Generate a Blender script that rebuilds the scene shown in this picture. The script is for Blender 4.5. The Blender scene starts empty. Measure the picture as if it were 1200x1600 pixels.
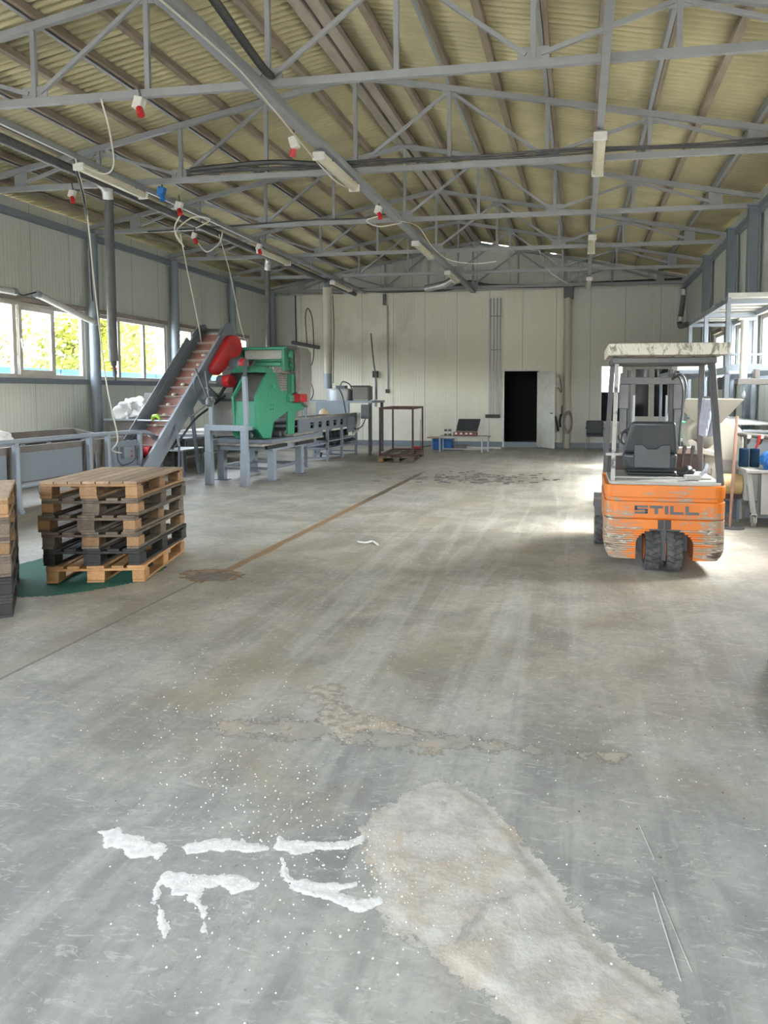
import bpy, bmesh, math, random
from mathutils import Vector, Matrix
PI = math.pi
V = Vector
scene = bpy.context.scene
col = scene.collection

# ------------------------------------------------------------------ camera
cam_d = bpy.data.cameras.new('camera')
cam = bpy.data.objects.new('camera', cam_d); col.objects.link(cam)
yaw, pitch, roll = 0.17675, -0.0677, 0.0012
fwd = V((-math.sin(yaw)*math.cos(pitch), math.cos(yaw)*math.cos(pitch), math.sin(pitch)))
right0 = V((math.cos(yaw), math.sin(yaw), 0)); up0 = right0.cross(fwd)
right = right0*math.cos(roll)+up0*math.sin(roll); up = -right0*math.sin(roll)+up0*math.cos(roll)
cam.matrix_world = Matrix(((right.x, up.x, -fwd.x, 0), (right.y, up.y, -fwd.y, 0), (right.z, up.z, -fwd.z, 1.62), (0, 0, 0, 1)))
cam_d.sensor_fit = 'VERTICAL'; cam_d.sensor_height = 24.0
cam_d.lens = 1150.0/1600*24.0
cam_d.shift_x = (600-700.36)/1600; cam_d.shift_y = (692.27-800)/1600
cam_d.clip_start = 0.05; cam_d.clip_end = 400
scene.camera = cam

# ------------------------------------------------------------------ world, sun, exposure
SKY = 5.0
world = bpy.data.worlds.new('sky'); scene.world = world; world.use_nodes = True
wn = world.node_tree.nodes; wl = world.node_tree.links; wn.clear()
sky = wn.new('ShaderNodeTexSky'); sky.sky_type = 'NISHITA'; sky.sun_disc = False
sky.sun_elevation = math.radians(48); sky.sun_rotation = math.radians(80); sky.air_density = 1.0; sky.dust_density = 4.0; sky.ozone_density = 1.0
hs = wn.new('ShaderNodeHueSaturation'); hs.inputs['Saturation'].default_value = 0.35
bg = wn.new('ShaderNodeBackground'); bg.inputs['Strength'].default_value = SKY
wo = wn.new('ShaderNodeOutputWorld')
wl.new(sky.outputs[0], hs.inputs['Color']); wl.new(hs.outputs[0], bg.inputs[0]); wl.new(bg.outputs[0], wo.inputs[0])
sd = bpy.data.lights.new('sun', 'SUN'); sd.energy = 5.5; sd.angle = math.radians(7); sd.color = (1.0, 0.95, 0.86)
sun = bpy.data.objects.new('sun', sd); col.objects.link(sun)
sun_dir = V((1.0, 0.10, 0.98)).normalized()          # direction towards the sun
sun.rotation_euler = sun_dir.to_track_quat('Z', 'Y').to_euler()
def portal(loc, rot, sx, sy):
    d = bpy.data.lights.new('sky_portal', 'AREA'); d.shape = 'RECTANGLE'; d.size = sx; d.size_y = sy
    d.cycles.is_portal = True
    o = bpy.data.objects.new('sky_portal', d); col.objects.link(o); o.location = loc; o.rotation_euler = rot
portal((-1.65, -6.2, 2.1), (PI/2, 0, 0), 5.3, 4.2)               # the open gate behind the camera
portal((-9.85, 7.5, 2.55), (0, -PI/2, 0), 1.3, 27)
portal((3.2, 12.5, 2.45), (0, PI/2, 0), 1.3, 11)
vs = scene.view_settings
vs.view_transform = 'Standard'; vs.look = 'None'; vs.gamma = 1.0; vs.use_curve_mapping = False
vs.exposure = 0.66
scene.cycles.use_denoising = True
scene.cycles.max_bounces = 10; scene.cycles.diffuse_bounces = 6; scene.cycles.transparent_max_bounces = 16
scene.cycles.sample_clamp_indirect = 6.0
scene.cycles.caustics_reflective = False; scene.cycles.caustics_refractive = False

# ------------------------------------------------------------------ materials
def newmat(name):
    m = bpy.data.materials.new(name); m.use_nodes = True
    return m, m.node_tree.nodes, m.node_tree.links, m.node_tree.nodes['Principled BSDF']
def noise(n, l, vec, scale, detail=4.0, rough=0.55, dist=0.0):
    t = n.new('ShaderNodeTexNoise'); t.inputs['Scale'].default_value = scale
    t.inputs['Detail'].default_value = detail; t.inputs['Roughness'].default_value = rough
    t.inputs['Distortion'].default_value = dist
    l.new(vec, t.inputs['Vector']); return t.outputs['Fac']
def ramp(n, l, fac, a, b, ca=(0, 0, 0, 1), cb=(1, 1, 1, 1)):
    r = n.new('ShaderNodeValToRGB'); r.color_ramp.elements[0].position = a; r.color_ramp.elements[1].position = b
    r.color_ramp.elements[0].color = ca; r.color_ramp.elements[1].color = cb
    l.new(fac, r.inputs[0]); return r.outputs[0]
def mix(n, l, fac, a, b, mode='MIX'):
    m = n.new('ShaderNodeMix'); m.data_type = 'RGBA'; m.blend_type = mode
    for s, v in ((m.inputs[0], fac), (m.inputs[6], a), (m.inputs[7], b)):
        if hasattr(v, 'is_output'): l.new(v, s)
        elif isinstance(v, (int, float)): s.default_value = v
        else: s.default_value = (*v[:3], 1)
    return m.outputs[2]
def mth(n, l, op, a, b=None):
    m = n.new('ShaderNodeMath'); m.operation = op
    for i, v in enumerate((a, b)):
        if v is None: continue
        if hasattr(v, 'is_output'): l.new(v, m.inputs[i])
        else: m.inputs[i].default_value = v
    return m.outputs[0]
def coords(n, l, scale=(1, 1, 1), kind='Object'):
    if kind == 'pos': out = n.new('ShaderNodeNewGeometry').outputs['Position']
    else: out = n.new('ShaderNodeTexCoord').outputs[kind]
    mp = n.new('ShaderNodeMapping'); mp.inputs['Scale'].default_value = scale; l.new(out, mp.inputs[0])
    return mp.outputs[0]
def paint(name, c, rough=0.5, metal=0.0, dirt=(0.12, 0.11, 0.10), amount=0.35, scale=4.0, bump=0.1, stretch=(1, 1, 1), spec=0.5):
    m, n, l, p = newmat(name); v = coords(n, l, stretch)
    f = ramp(n, l, noise(n, l, v, scale, 8, 0.65), 0.42, 0.72)
    k = mth(n, l, 'MULTIPLY', f, amount)
    l.new(mix(n, l, k, c, dirt), p.inputs['Base Color'])
    p.inputs['Roughness'].default_value = rough; p.inputs['Metallic'].default_value = metal
    p.inputs['Specular IOR Level'].default_value = spec
    b = n.new('ShaderNodeBump'); b.inputs['Strength'].default_value = bump; b.inputs['Distance'].default_value = 0.01
    l.new(noise(n, l, v, scale*8, 4), b.inputs['Height']); l.new(b.outputs[0], p.inputs['Normal'])
    return m
M = {}
M['truss'] = paint('truss_paint', (0.27, 0.28, 0.295), 0.5, 0, (0.19, 0.18, 0.17), 0.35, 5)
M['steel'] = paint('machine_grey_paint', (0.155, 0.18, 0.215), 0.45, 0, (0.12, 0.12, 0.12), 0.3, 4)
M['steel_light'] = paint('light_grey_paint', (0.225, 0.26, 0.305), 0.45, 0, (0.18, 0.17, 0.16), 0.35, 4)
M['column'] = paint('column_paint', (0.19, 0.225, 0.26), 0.42, 0, (0.16, 0.16, 0.16), 0.3, 3)
M['darksteel'] = paint('dark_steel', (0.075, 0.08, 0.09), 0.45, 0.1, (0.15, 0.13, 0.11), 0.5, 7)
M['stainless'] = paint('stainless', (0.44, 0.43, 0.41), 0.38, 0.65, (0.30, 0.28, 0.25), 0.5, 3)
M['dusty'] = paint('dusty_steel', (0.24, 0.22, 0.20), 0.7, 0.2, (0.50, 0.47, 0.42), 0.7, 5)
M['brownsteel'] = paint('worn_trough_steel', (0.14, 0.125, 0.115), 0.55, 0.3, (0.25, 0.23, 0.2), 0.5, 3)
M['green'] = paint('green_paint', (0.035, 0.24, 0.145), 0.42, 0, (0.10, 0.16, 0.12), 0.35, 4)
M['greenlight'] = paint('light_green_paint', (0.07, 0.36, 0.23), 0.4, 0, (0.12, 0.25, 0.18), 0.3, 5)
M['red'] = paint('red_paint', (0.48, 0.018, 0.022), 0.4, 0, (0.2, 0.02, 0.02), 0.4, 5)
M['blue'] = paint('blue_plastic', (0.02, 0.16, 0.50), 0.35, 0, (0.02, 0.08, 0.2), 0.3, 5)
M['black'] = paint('black_plastic', (0.022, 0.023, 0.025), 0.5, 0, (0.08, 0.08, 0.08), 0.4, 6)
M['seat'] = paint('seat_vinyl', (0.035, 0.037, 0.042), 0.42, 0, (0.07, 0.07, 0.075), 0.5, 5)
M['rubber'] = paint('rubber', (0.05, 0.05, 0.05), 0.8, 0, (0.22, 0.21, 0.2), 0.6, 9, 0.4)
M['white'] = paint('white_plastic', (0.72, 0.71, 0.67), 0.45, 0, (0.4, 0.38, 0.33), 0.4, 5)
M['cable'] = paint('white_cable', (0.62, 0.60, 0.52), 0.5, 0, (0.4, 0.38, 0.33), 0.3, 9)
M['frame'] = paint('window_frame', (0.62, 0.58, 0.54), 0.5, 0, (0.38, 0.27, 0.2), 0.35, 6)
M['purlin'] = paint('purlin_timber', (0.27, 0.22, 0.17), 0.75, 0, (0.12, 0.10, 0.08), 0.8, 6, 0.3, (1, 0.15, 1))
M['timber'] = paint('grey_timber', (0.31, 0.27, 0.23), 0.8, 0, (0.16, 0.14, 0.12), 0.7, 6, 0.3, (1, 0.15, 1))
M['tubelamp'] = paint('lamp_diffuser', (0.66, 0.62, 0.48), 0.3, 0, (0.5, 0.44, 0.3), 0.5, 8)
M['beige'] = paint('beige_plastic', (0.50, 0.465, 0.39), 0.5, 0, (0.40, 0.36, 0.3), 0.35, 4)
M['tan'] = paint('tan_plastic', (0.52, 0.36, 0.17), 0.5, 0, (0.35, 0.25, 0.15), 0.35, 4)
M['belt'] = paint('brown_belt', (0.20, 0.085, 0.065), 0.6, 0, (0.14, 0.09, 0.08), 0.5, 6)
M['cleat'] = paint('belt_cleat', (0.30, 0.24, 0.21), 0.6, 0, (0.5, 0.46, 0.42), 0.5, 9)
M['sack'] = paint('white_sack', (0.80, 0.79, 0.77), 0.6, 0, (0.55, 0.53, 0.5), 0.3, 6, 0.6)
M['towel'] = paint('blue_grey_towel', (0.33, 0.36, 0.46), 0.95, 0, (0.55, 0.57, 0.64), 0.6, 12, 0.8)
M['rustred'] = paint('rusty_red_paint', (0.055, 0.018, 0.018), 0.6, 0, (0.16, 0.09, 0.06), 0.4, 8)
M['copper'] = paint('reddish_steel', (0.42, 0.24, 0.18), 0.3, 0.6, (0.18, 0.12, 0.1), 0.5, 7)
M['mast'] = paint('mast_paint', (0.105, 0.11, 0.12), 0.45, 0, (0.2, 0.19, 0.17), 0.5, 7)
M['foil'] = paint('foil_tape', (0.7, 0.7, 0.7), 0.25, 0.9, (0.4, 0.4, 0.4), 0.3, 20, 0.8)
M['hoodplate'] = paint('worn_grey_plate', (0.40, 0.40, 0.38), 0.5, 0, (0.26, 0.25, 0.23), 0.5, 5)
M['galv'] = paint('galvanised', (0.34, 0.36, 0.38), 0.4, 0.35, (0.3, 0.3, 0.3), 0.4, 4)
M['dark'] = paint('painted_dark', (0.012, 0.012, 0.013), 0.8, 0, (0.02, 0.02, 0.02), 0.3, 4)  # near-black colour that carries the darkness of room, slot and holes
M['yellowgreen'] = paint('lime_plastic', (0.35, 0.6, 0.06), 0.5)
M['broom'] = paint('pale_wood', (0.55, 0.42, 0.28), 0.6)
M['toolred'] = paint('tool_case_red', (0.16, 0.035, 0.03), 0.5)

def wood(name, c, c2):
    m, n, l, p = newmat(name); v = coords(n, l, (2.0, 2.0, 2.0))
    f = noise(n, l, v, 3.5, 9, 0.7, 0.4)
    g = noise(n, l, coords(n, l, (22, 1.2, 22)), 3, 6, 0.6)
    c1 = mix(n, l, ramp(n, l, f, 0.38, 0.66), c, c2)
    k = mth(n, l, 'MULTIPLY', ramp(n, l, g, 0.45, 0.75), 0.45)
    oi = n.new('ShaderNodeObjectInfo'); rr = mth(n, l, 'ADD', mth(n, l, 'MULTIPLY', oi.outputs['Random'], 0.55), 0.68)
    cc = n.new('ShaderNodeCombineColor')
    for q in range(3): l.new(rr, cc.inputs[q])
    l.new(mix(n, l, 1.0, mix(n, l, k, c1, tuple(x*0.45 for x in c2)), cc.outputs[0], 'MULTIPLY'), p.inputs['Base Color'])
    p.inputs['Roughness'].default_value = 0.75
    b = n.new('ShaderNodeBump'); b.inputs['Strength'].default_value = 0.35; b.inputs['Distance'].default_value = 0.006
    l.new(g, b.inputs['Height']); l.new(b.outputs[0], p.inputs['Normal'])
    return m
M['wood_top'] = wood('pallet_wood_top', (0.42, 0.29, 0.185), (0.30, 0.20, 0.13))
M['wood_grey'] = wood('pallet_wood_grey', (0.20, 0.155, 0.115), (0.10, 0.078, 0.06))
M['wood_block'] = wood('pallet_wood_block', (0.40, 0.235, 0.115), (0.25, 0.14, 0.07))
M['wood_black'] = wood('pallet_wood_black', (0.045, 0.042, 0.042), (0.02, 0.02, 0.02))
M['wood_new'] = wood('pallet_wood_new', (0.56, 0.31, 0.135), (0.42, 0.22, 0.09))

def glass_mat():
    m, n, l, p = newmat('window_glass'); n.remove(p)
    t = n.new('ShaderNodeBsdfTransparent'); t.inputs[0].default_value = (0.93, 0.95, 0.94, 1)
    g = n.new('ShaderNodeBsdfGlossy'); g.inputs['Roughness'].default_value = 0.03
    fr = n.new('ShaderNodeFresnel'); fr.inputs[0].default_value = 1.45
    gm = n.new('ShaderNodeNewGeometry'); ff = mth(n, l, 'MULTIPLY', fr.outputs[0], mth(n, l, 'SUBTRACT', 1.0, gm.outputs['Backfacing']))
    s = n.new('ShaderNodeMixShader'); l.new(mth(n, l, 'MULTIPLY', ff, 0.6), s.inputs[0]); l.new(t.outputs[0], s.inputs[1]); l.new(g.outputs[0], s.inputs[2])
    l.new(s.outputs[0], n['Material Output'].inputs[0]); return m
M['glass'] = glass_mat()
def darkglass_mat():
    m, n, l, p = newmat('dark_glass')
    p.inputs['Base Color'].default_value = (0.02, 0.022, 0.025, 1); p.inputs['Roughness'].default_value = 0.05; return m
M['darkglass'] = darkglass_mat()

def rng0(n, l, src, a, b, s=0.4):
    r1 = n.new('ShaderNodeMapRange'); r1.inputs['From Min'].default_value = a-s; r1.inputs['From Max'].default_value = a+s; l.new(src, r1.inputs['Value'])
    r2 = n.new('ShaderNodeMapRange'); r2.inputs['From Min'].default_value = b+s; r2.inputs['From Max'].default_value = b-s; l.new(src, r2.inputs['Value'])
    return mth(n, l, 'MULTIPLY', r1.outputs[0], r2.outputs[0])
def panel_mat(name, c, c2, seam_axis, seam=1.0, off=0.0, rib=0.083, ribdepth=0.003):
    # sandwich wall panels: fine vertical ribs and dark joints between sheets
    m, n, l, p = newmat(name)
    sp = n.new('ShaderNodeSeparateXYZ'); l.new(coords(n, l, kind='pos'), sp.inputs[0]); a = sp.outputs[seam_axis]
    a2 = mth(n, l, 'ADD', a, 50+off)
    fr = mth(n, l, 'FRACT', mth(n, l, 'DIVIDE', a2, seam))
    sm = mth(n, l, 'LESS_THAN', fr, 0.014/seam)
    v = coords(n, l, (1, 1, 0.25), 'pos')
    base = mix(n, l, ramp(n, l, noise(n, l, v, 1.1, 7, 0.6), 0.35, 0.7), c, c2)
    st = noise(n, l, coords(n, l, (14, 14, 0.35), 'pos'), 1.0, 4, 0.7)
    base = mix(n, l, mth(n, l, 'MULTIPLY', ramp(n, l, st, 0.5, 0.8), 0.22), base, tuple(x*0.6 for x in c2))
    if seam_axis == 0 and name.startswith('back'):
        zz = sp.outputs[2]
        # the stretch right of the pale pipe is greyer; grime left of the red frame
        rt = mth(n, l, 'GREATER_THAN', a, -0.36)
        base = mix(n, l, mth(n, l, 'MULTIPLY', rt, 0.9), base, (0.60, 0.59, 0.54))
        gr = mth(n, l, 'MULTIPLY', rng0(n, l, a, -7.8, -4.9, 0.25), rng0(n, l, zz, 2.4, 4.3, 0.6))
        gn = ramp(n, l, noise(n, l, coords(n, l, (1, 1, 0.8), 'pos'), 0.9, 6, 0.6, 0.5), 0.40, 0.58)
        base = mix(n, l, mth(n, l, 'MULTIPLY', mth(n, l, 'MULTIPLY', gr, gn), 0.45), base, (0.36, 0.34, 0.27))
        g2 = mth(n, l, 'MULTIPLY', rng0(n, l, zz, 0.0, 0.9, 0.5), ramp(n, l, noise(n, l, coords(n, l, kind='pos'), 1.2, 6, 0.6), 0.42, 0.60))
        base = mix(n, l, mth(n, l, 'MULTIPLY', g2, 0.25), base, (0.42, 0.42, 0.38))
    base = mix(n, l, mth(n, l, 'MULTIPLY', sm, 0.65), base, (0.12, 0.11, 0.09))
    l.new(base, p.inputs['Base Color']); p.inputs['Roughness'].default_value = 0.5
    w = mth(n, l, 'SINE', mth(n, l, 'MULTIPLY', a, 2*PI/rib))
    b = n.new('ShaderNodeBump'); b.inputs['Strength'].default_value = 0.5; b.inputs['Distance'].default_value = ribdepth
    l.new(w, b.inputs['Height']); l.new(b.outputs[0], p.inputs['Normal'])
    return m
M['wall_side'] = panel_mat('side_wall_panels', (0.63, 0.64, 0.58), (0.57, 0.58, 0.52), 1, 1.0, 0.3)
M['wall_back'] = panel_mat('back_wall_panels', (0.80, 0.76, 0.645), (0.73, 0.69, 0.575), 0, 0.99, 0.22)
M['gable'] = panel_mat('gable_panels', (0.66, 0.66, 0.61), (0.58, 0.58, 0.54), 0, 1.0, 0.1)

def roof_mat():
    m, n, l, p = newmat('roof_sheet'); v = coords(n, l, kind='pos')
    sp = n.new('ShaderNodeSeparateXYZ'); l.new(v, sp.inputs[0]); y = sp.outputs[1]; x = sp.outputs[0]
    base = mix(n, l, ramp(n, l, noise(n, l, v, 1.4, 8, 0.65), 0.35, 0.7), (0.47, 0.425, 0.26), (0.36, 0.325, 0.20))
    lap_shadow = mth(n, l, 'LESS_THAN', mth(n, l, 'FRACT', mth(n, l, 'DIVIDE', mth(n, l, 'ADD', y, 50.4), 1.17)), 0.016)  # thin shadows at the sheet laps, painted into the colour
    base = mix(n, l, mth(n, l, 'MULTIPLY', lap_shadow, 0.75), base, (0.12, 0.10, 0.07))
    xl = mth(n, l, 'LESS_THAN', mth(n, l, 'FRACT', mth(n, l, 'DIVIDE', mth(n, l, 'ADD', mth(n, l, 'ABSOLUTE', mth(n, l, 'ADD', x, 3.15)), 0.62), 1.66)), 0.012)
    l.new(base, p.inputs['Base Color']); p.inputs['Roughness'].default_value = 0.75
    return m
M['roof'] = roof_mat()

def floor_mat():
    m, n, l, p = newmat('concrete_floor'); v = coords(n, l, kind='pos')
    sp = n.new('ShaderNodeSeparateXYZ'); l.new(v, sp.inputs[0]); x, y = sp.outputs[0], sp.outputs[1]
    big = noise(n, l, v, 0.35, 5, 0.6); mid = noise(n, l, v, 1.7, 8, 0.65, 0.6); fine = noise(n, l, v, 22, 6, 0.7)
    near = mix(n, l, ramp(n, l, mid, 0.40, 0.60), (0.29, 0.30, 0.305), (0.44, 0.45, 0.44))
    far = mix(n, l, ramp(n, l, mid, 0.40, 0.60), (0.30, 0.275, 0.23), (0.46, 0.43, 0.37))
    fy = mth(n, l, 'ADD', mth(n, l, 'MULTIPLY', y, 0.14), mth(n, l, 'MULTIPLY', big, 0.8))
    base = mix(n, l, ramp(n, l, fy, 0.75, 1.35), near, far)
    # pale wheel tracks along the hall, slightly fanned out
    tr = noise(n, l, coords(n, l, (3.6, 0.22, 1), 'pos'), 1.0, 5, 0.6, 0.9)
    trk = mth(n, l, 'MULTIPLY', ramp(n, l, tr, 0.49, 0.60), rng0(n, l, x, -2.6, 1.0, 0.6))
    base = mix(n, l, mth(n, l, 'MULTIPLY', trk, 0.42), base, (0.60, 0.60, 0.57))
    tr2 = noise(n, l, coords(n, l, (6, 0.35, 1), 'pos'), 1.3, 6, 0.7, 1.2)
    base = mix(n, l, mth(n, l, 'MULTIPLY', ramp(n, l, tr2, 0.52, 0.66), 0.22), base, (0.20, 0.19, 0.17))
    # mottled wear, scuffs and mineral specks
    mo = noise(n, l, v, 5.5, 9, 0.75, 0.8)
    base = mix(n, l, mth(n, l, 'MULTIPLY', ramp(n, l, mo, 0.47, 0.60), 0.30), base, (0.24, 0.24, 0.235))
    sc = noise(n, l, coords(n, l, (3, 9, 1), 'pos'), 3.0, 9, 0.75, 1.5)
    base = mix(n, l, mth(n, l, 'MULTIPLY', ramp(n, l, sc, 0.56, 0.62), 0.50), base, (0.68, 0.68, 0.66))
    sc2 = mth(n, l, 'MULTIPLY', ramp(n, l, noise(n, l, v, 14, 8, 0.8, 2.0), 0.585, 0.62), ramp(n, l, noise(n, l, v, 1.1, 3), 0.48, 0.58))
    base = mix(n, l, mth(n, l, 'MULTIPLY', sc2, 0.6), base, (0.72, 0.72, 0.71))
    base = mix(n, l, mth(n, l, 'MULTIPLY', ramp(n, l, fine, 0.46, 0.62), 0.25), base, (0.20, 0.20, 0.195))
    pits = ramp(n, l, noise(n, l, v, 60, 3, 0.5), 0.68, 0.72)
    base = mix(n, l, mth(n, l, 'MULTIPLY', pits, 0.6), base, (0.10, 0.095, 0.09))
    # brown stains
    bs = noise(n, l, v, 0.9, 5, 0.55, 0.4)
    base = mix(n, l, mth(n, l, 'MULTIPLY', ramp(n, l, bs, 0.53, 0.64), 0.42), base, (0.34, 0.285, 0.19))
    # the long expansion joint under the ridge and the cross joint
    def band(src, c, w, soft, wob=0.03, ws=2.5):
        d = mth(n, l, 'ABSOLUTE', mth(n, l, 'ADD', mth(n, l, 'SUBTRACT', src, c), mth(n, l, 'MULTIPLY', mth(n, l, 'SUBTRACT', noise(n, l, v, ws, 4), 0.5), wob*2)))
        r = n.new('ShaderNodeMapRange'); r.inputs['From Min'].default_value = w+soft; r.inputs['From Max'].default_value = w
        l.new(d, r.inputs['Value']); return r.outputs[0]
    def rng(src, a, b, s=0.4):
        r1 = n.new('ShaderNodeMapRange'); r1.inputs['From Min'].default_value = a-s; r1.inputs['From Max'].default_value = a+s; l.new(src, r1.inputs['Value'])
        r2 = n.new('ShaderNodeMapRange'); r2.inputs['From Min'].default_value = b+s; r2.inputs['From Max'].default_value = b-s; l.new(src, r2.inputs['Value'])
        return mth(n, l, 'MULTIPLY', r1.outputs[0], r2.outputs[0])
    rust = mth(n, l, 'MULTIPLY', band(x, -3.15, 0.035, 0.03, 0.03), rng(y, 6.0, 14.6, 0.2))
    base = mix(n, l, mth(n, l, 'MULTIPLY', rust, 0.9), base, (0.27, 0.155, 0.065))
    drk = mth(n, l, 'MULTIPLY', band(x, -3.15, 0.045, 0.02, 0.04), rng(y, 10.6, 14.6, 0.5))
    base = mix(n, l, mth(n, l, 'MULTIPLY', drk, 0.8), base, (0.08, 0.06, 0.045))
    jt = mth(n, l, 'MULTIPLY', band(x, -3.22, 0.008, 0.008, 0.02, 0.6), rng(y, -3, 6, 0.2))
    base = mix(n, l, mth(n, l, 'MULTIPLY', jt, 0.75), base, (0.13, 0.115, 0.10))
    jt2 = mth(n, l, 'MULTIPLY', band(x, -3.3, 0.06, 0.05, 0.04, 1.5), rng(y, -3, 6, 0.3))
    base = mix(n, l, mth(n, l, 'MULTIPLY', jt2, 0.35), base, (0.30, 0.265, 0.215))
    cr = mth(n, l, 'MULTIPLY', band(mth(n, l, 'SUBTRACT', y, mth(n, l, 'MULTIPLY', x, 0.13)), 8.55, 0.014, 0.02, 0.02), rng(x, -3.1, 3.2, 0.1))
    base = mix(n, l, mth(n, l, 'MULTIPLY', cr, 0.55), base, (0.30, 0.22, 0.13))
    # dark swept litter stain in front of the far wall
    sx = mth(n, l, 'MULTIPLY', rng(x, -3.6, -0.5, 0.5), rng(y, 12.9, 14.6, 0.5))
    ls = noise(n, l, coords(n, l, (2, 5, 1), 'pos'), 2.4, 8, 0.75, 1.0)
    base = mix(n, l, mth(n, l, 'MULTIPLY', mth(n, l, 'MULTIPLY', sx, ramp(n, l, ls, 0.46, 0.60)), 0.75), base, (0.12, 0.095, 0.075))
    l.new(base, p.inputs['Base Color'])
    r = n.new('ShaderNodeMapRange'); r.inputs['To Min'].default_value = 0.42; r.inputs['To Max'].default_value = 0.72
    l.new(mid, r.inputs['Value']); l.new(r.outputs[0], p.inputs['Roughness'])
    b = n.new('ShaderNodeBump'); b.inputs['Strength'].default_value = 0.25; b.inputs['Distance'].default_value = 0.01
    hh = mth(n, l, 'ADD', mth(n, l, 'MULTIPLY', fine, 0.25), mid)
    l.new(hh, b.inputs['Height']); l.new(b.outputs[0], p.inputs['Normal'])
    return m
M['floor'] = floor_mat()
def mortar(name, c, c2, bump=0.8, sc=9, rust=0.35, soft=0.5, esc=14, stretch=(1, 1, 1), gain=1.45):
    """thin smear whose ragged rim thins out to nothing (rim attribute: 0 at the edge, 1 inside)"""
    m, n, l, p = newmat(name); v = coords(n, l, kind='pos')
    f = noise(n, l, coords(n, l, stretch, 'pos'), sc, 9, 0.62, 0.0); g = noise(n, l, v, 2.6, 5, 0.6, 0.5)
    b0 = mix(n, l, ramp(n, l, f, 0.42, 0.58), c, c2)
    b0 = mix(n, l, mth(n, l, 'MULTIPLY', ramp(n, l, g, 0.50, 0.62), rust), b0, (0.56, 0.45, 0.33))
    crk = ramp(n, l, noise(n, l, v, sc*0.5, 9, 0.75, 1.0), 0.60, 0.63)
    b0 = mix(n, l, mth(n, l, 'MULTIPLY', crk, 0.35), b0, tuple(x*0.45 for x in c))
    l.new(b0, p.inputs['Base Color']); p.inputs['Roughness'].default_value = 0.8
    b = n.new('ShaderNodeBump'); b.inputs['Strength'].default_value = bump; b.inputs['Distance'].default_value = 0.012
    l.new(f, b.inputs['Height']); l.new(b.outputs[0], p.inputs['Normal'])
    at = n.new('ShaderNodeAttribute'); at.attribute_name = 'rim'
    e = noise(n, l, v, esc, 8, 0.7, 0.2)
    k = mth(n, l, 'SUBTRACT', mth(n, l, 'MULTIPLY', at.outputs['Fac'], gain), mth(n, l, 'MULTIPLY', ramp(n, l, e, 0.35, 0.65), 0.95))
    mr = n.new('ShaderNodeMapRange'); mr.inputs['From Min'].default_value = 0.0; mr.inputs['From Max'].default_value = soft; l.new(k, mr.inputs['Value'])
    t = n.new('ShaderNodeBsdfTransparent'); s_ = n.new('ShaderNodeMixShader')
    l.new(mr.outputs[0], s_.inputs[0]); l.new(t.outputs[0], s_.inputs[1]); l.new(p.outputs[0], s_.inputs[2]); l.new(s_.outputs[0], n['Material Output'].inputs[0])
    return m
M['mortar'] = mortar('mortar_patch', (0.47, 0.46, 0.43), (0.60, 0.59, 0.56), 0.6, 9, 0.45, 0.12, 14)
M['plaster'] = mortar('spilled_plaster', (0.78, 0.78, 0.79), (0.90, 0.90, 0.91), 0.3, 25, 0.05, 0.08, 26, (1, 1, 1), 1.12)
M['scratch'] = paint('white_scratch', (0.75, 0.75, 0.74), 0.7)
M['crumble'] = mortar('crumbled_concrete', (0.33, 0.30, 0.26), (0.50, 0.47, 0.41), 1.0, 20, 0.5, 0.10, 18)
M['band'] = mortar('repair_smear', (0.34, 0.33, 0.30), (0.40, 0.385, 0.35), 0.3, 12, 0.4, 0.25, 9, (1, 1, 1), 1.0)
M['greensheet'] = paint('green_floor_sheet', (0.035, 0.15, 0.118), 0.75, 0, (0.1, 0.17, 0.15), 0.3, 2.5, spec=0.2)
M['silt'] = mortar('rusty_silt', (0.19, 0.12, 0.07), (0.33, 0.23, 0.15), 0.9, 14, 0.3, 0.12, 9)

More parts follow.
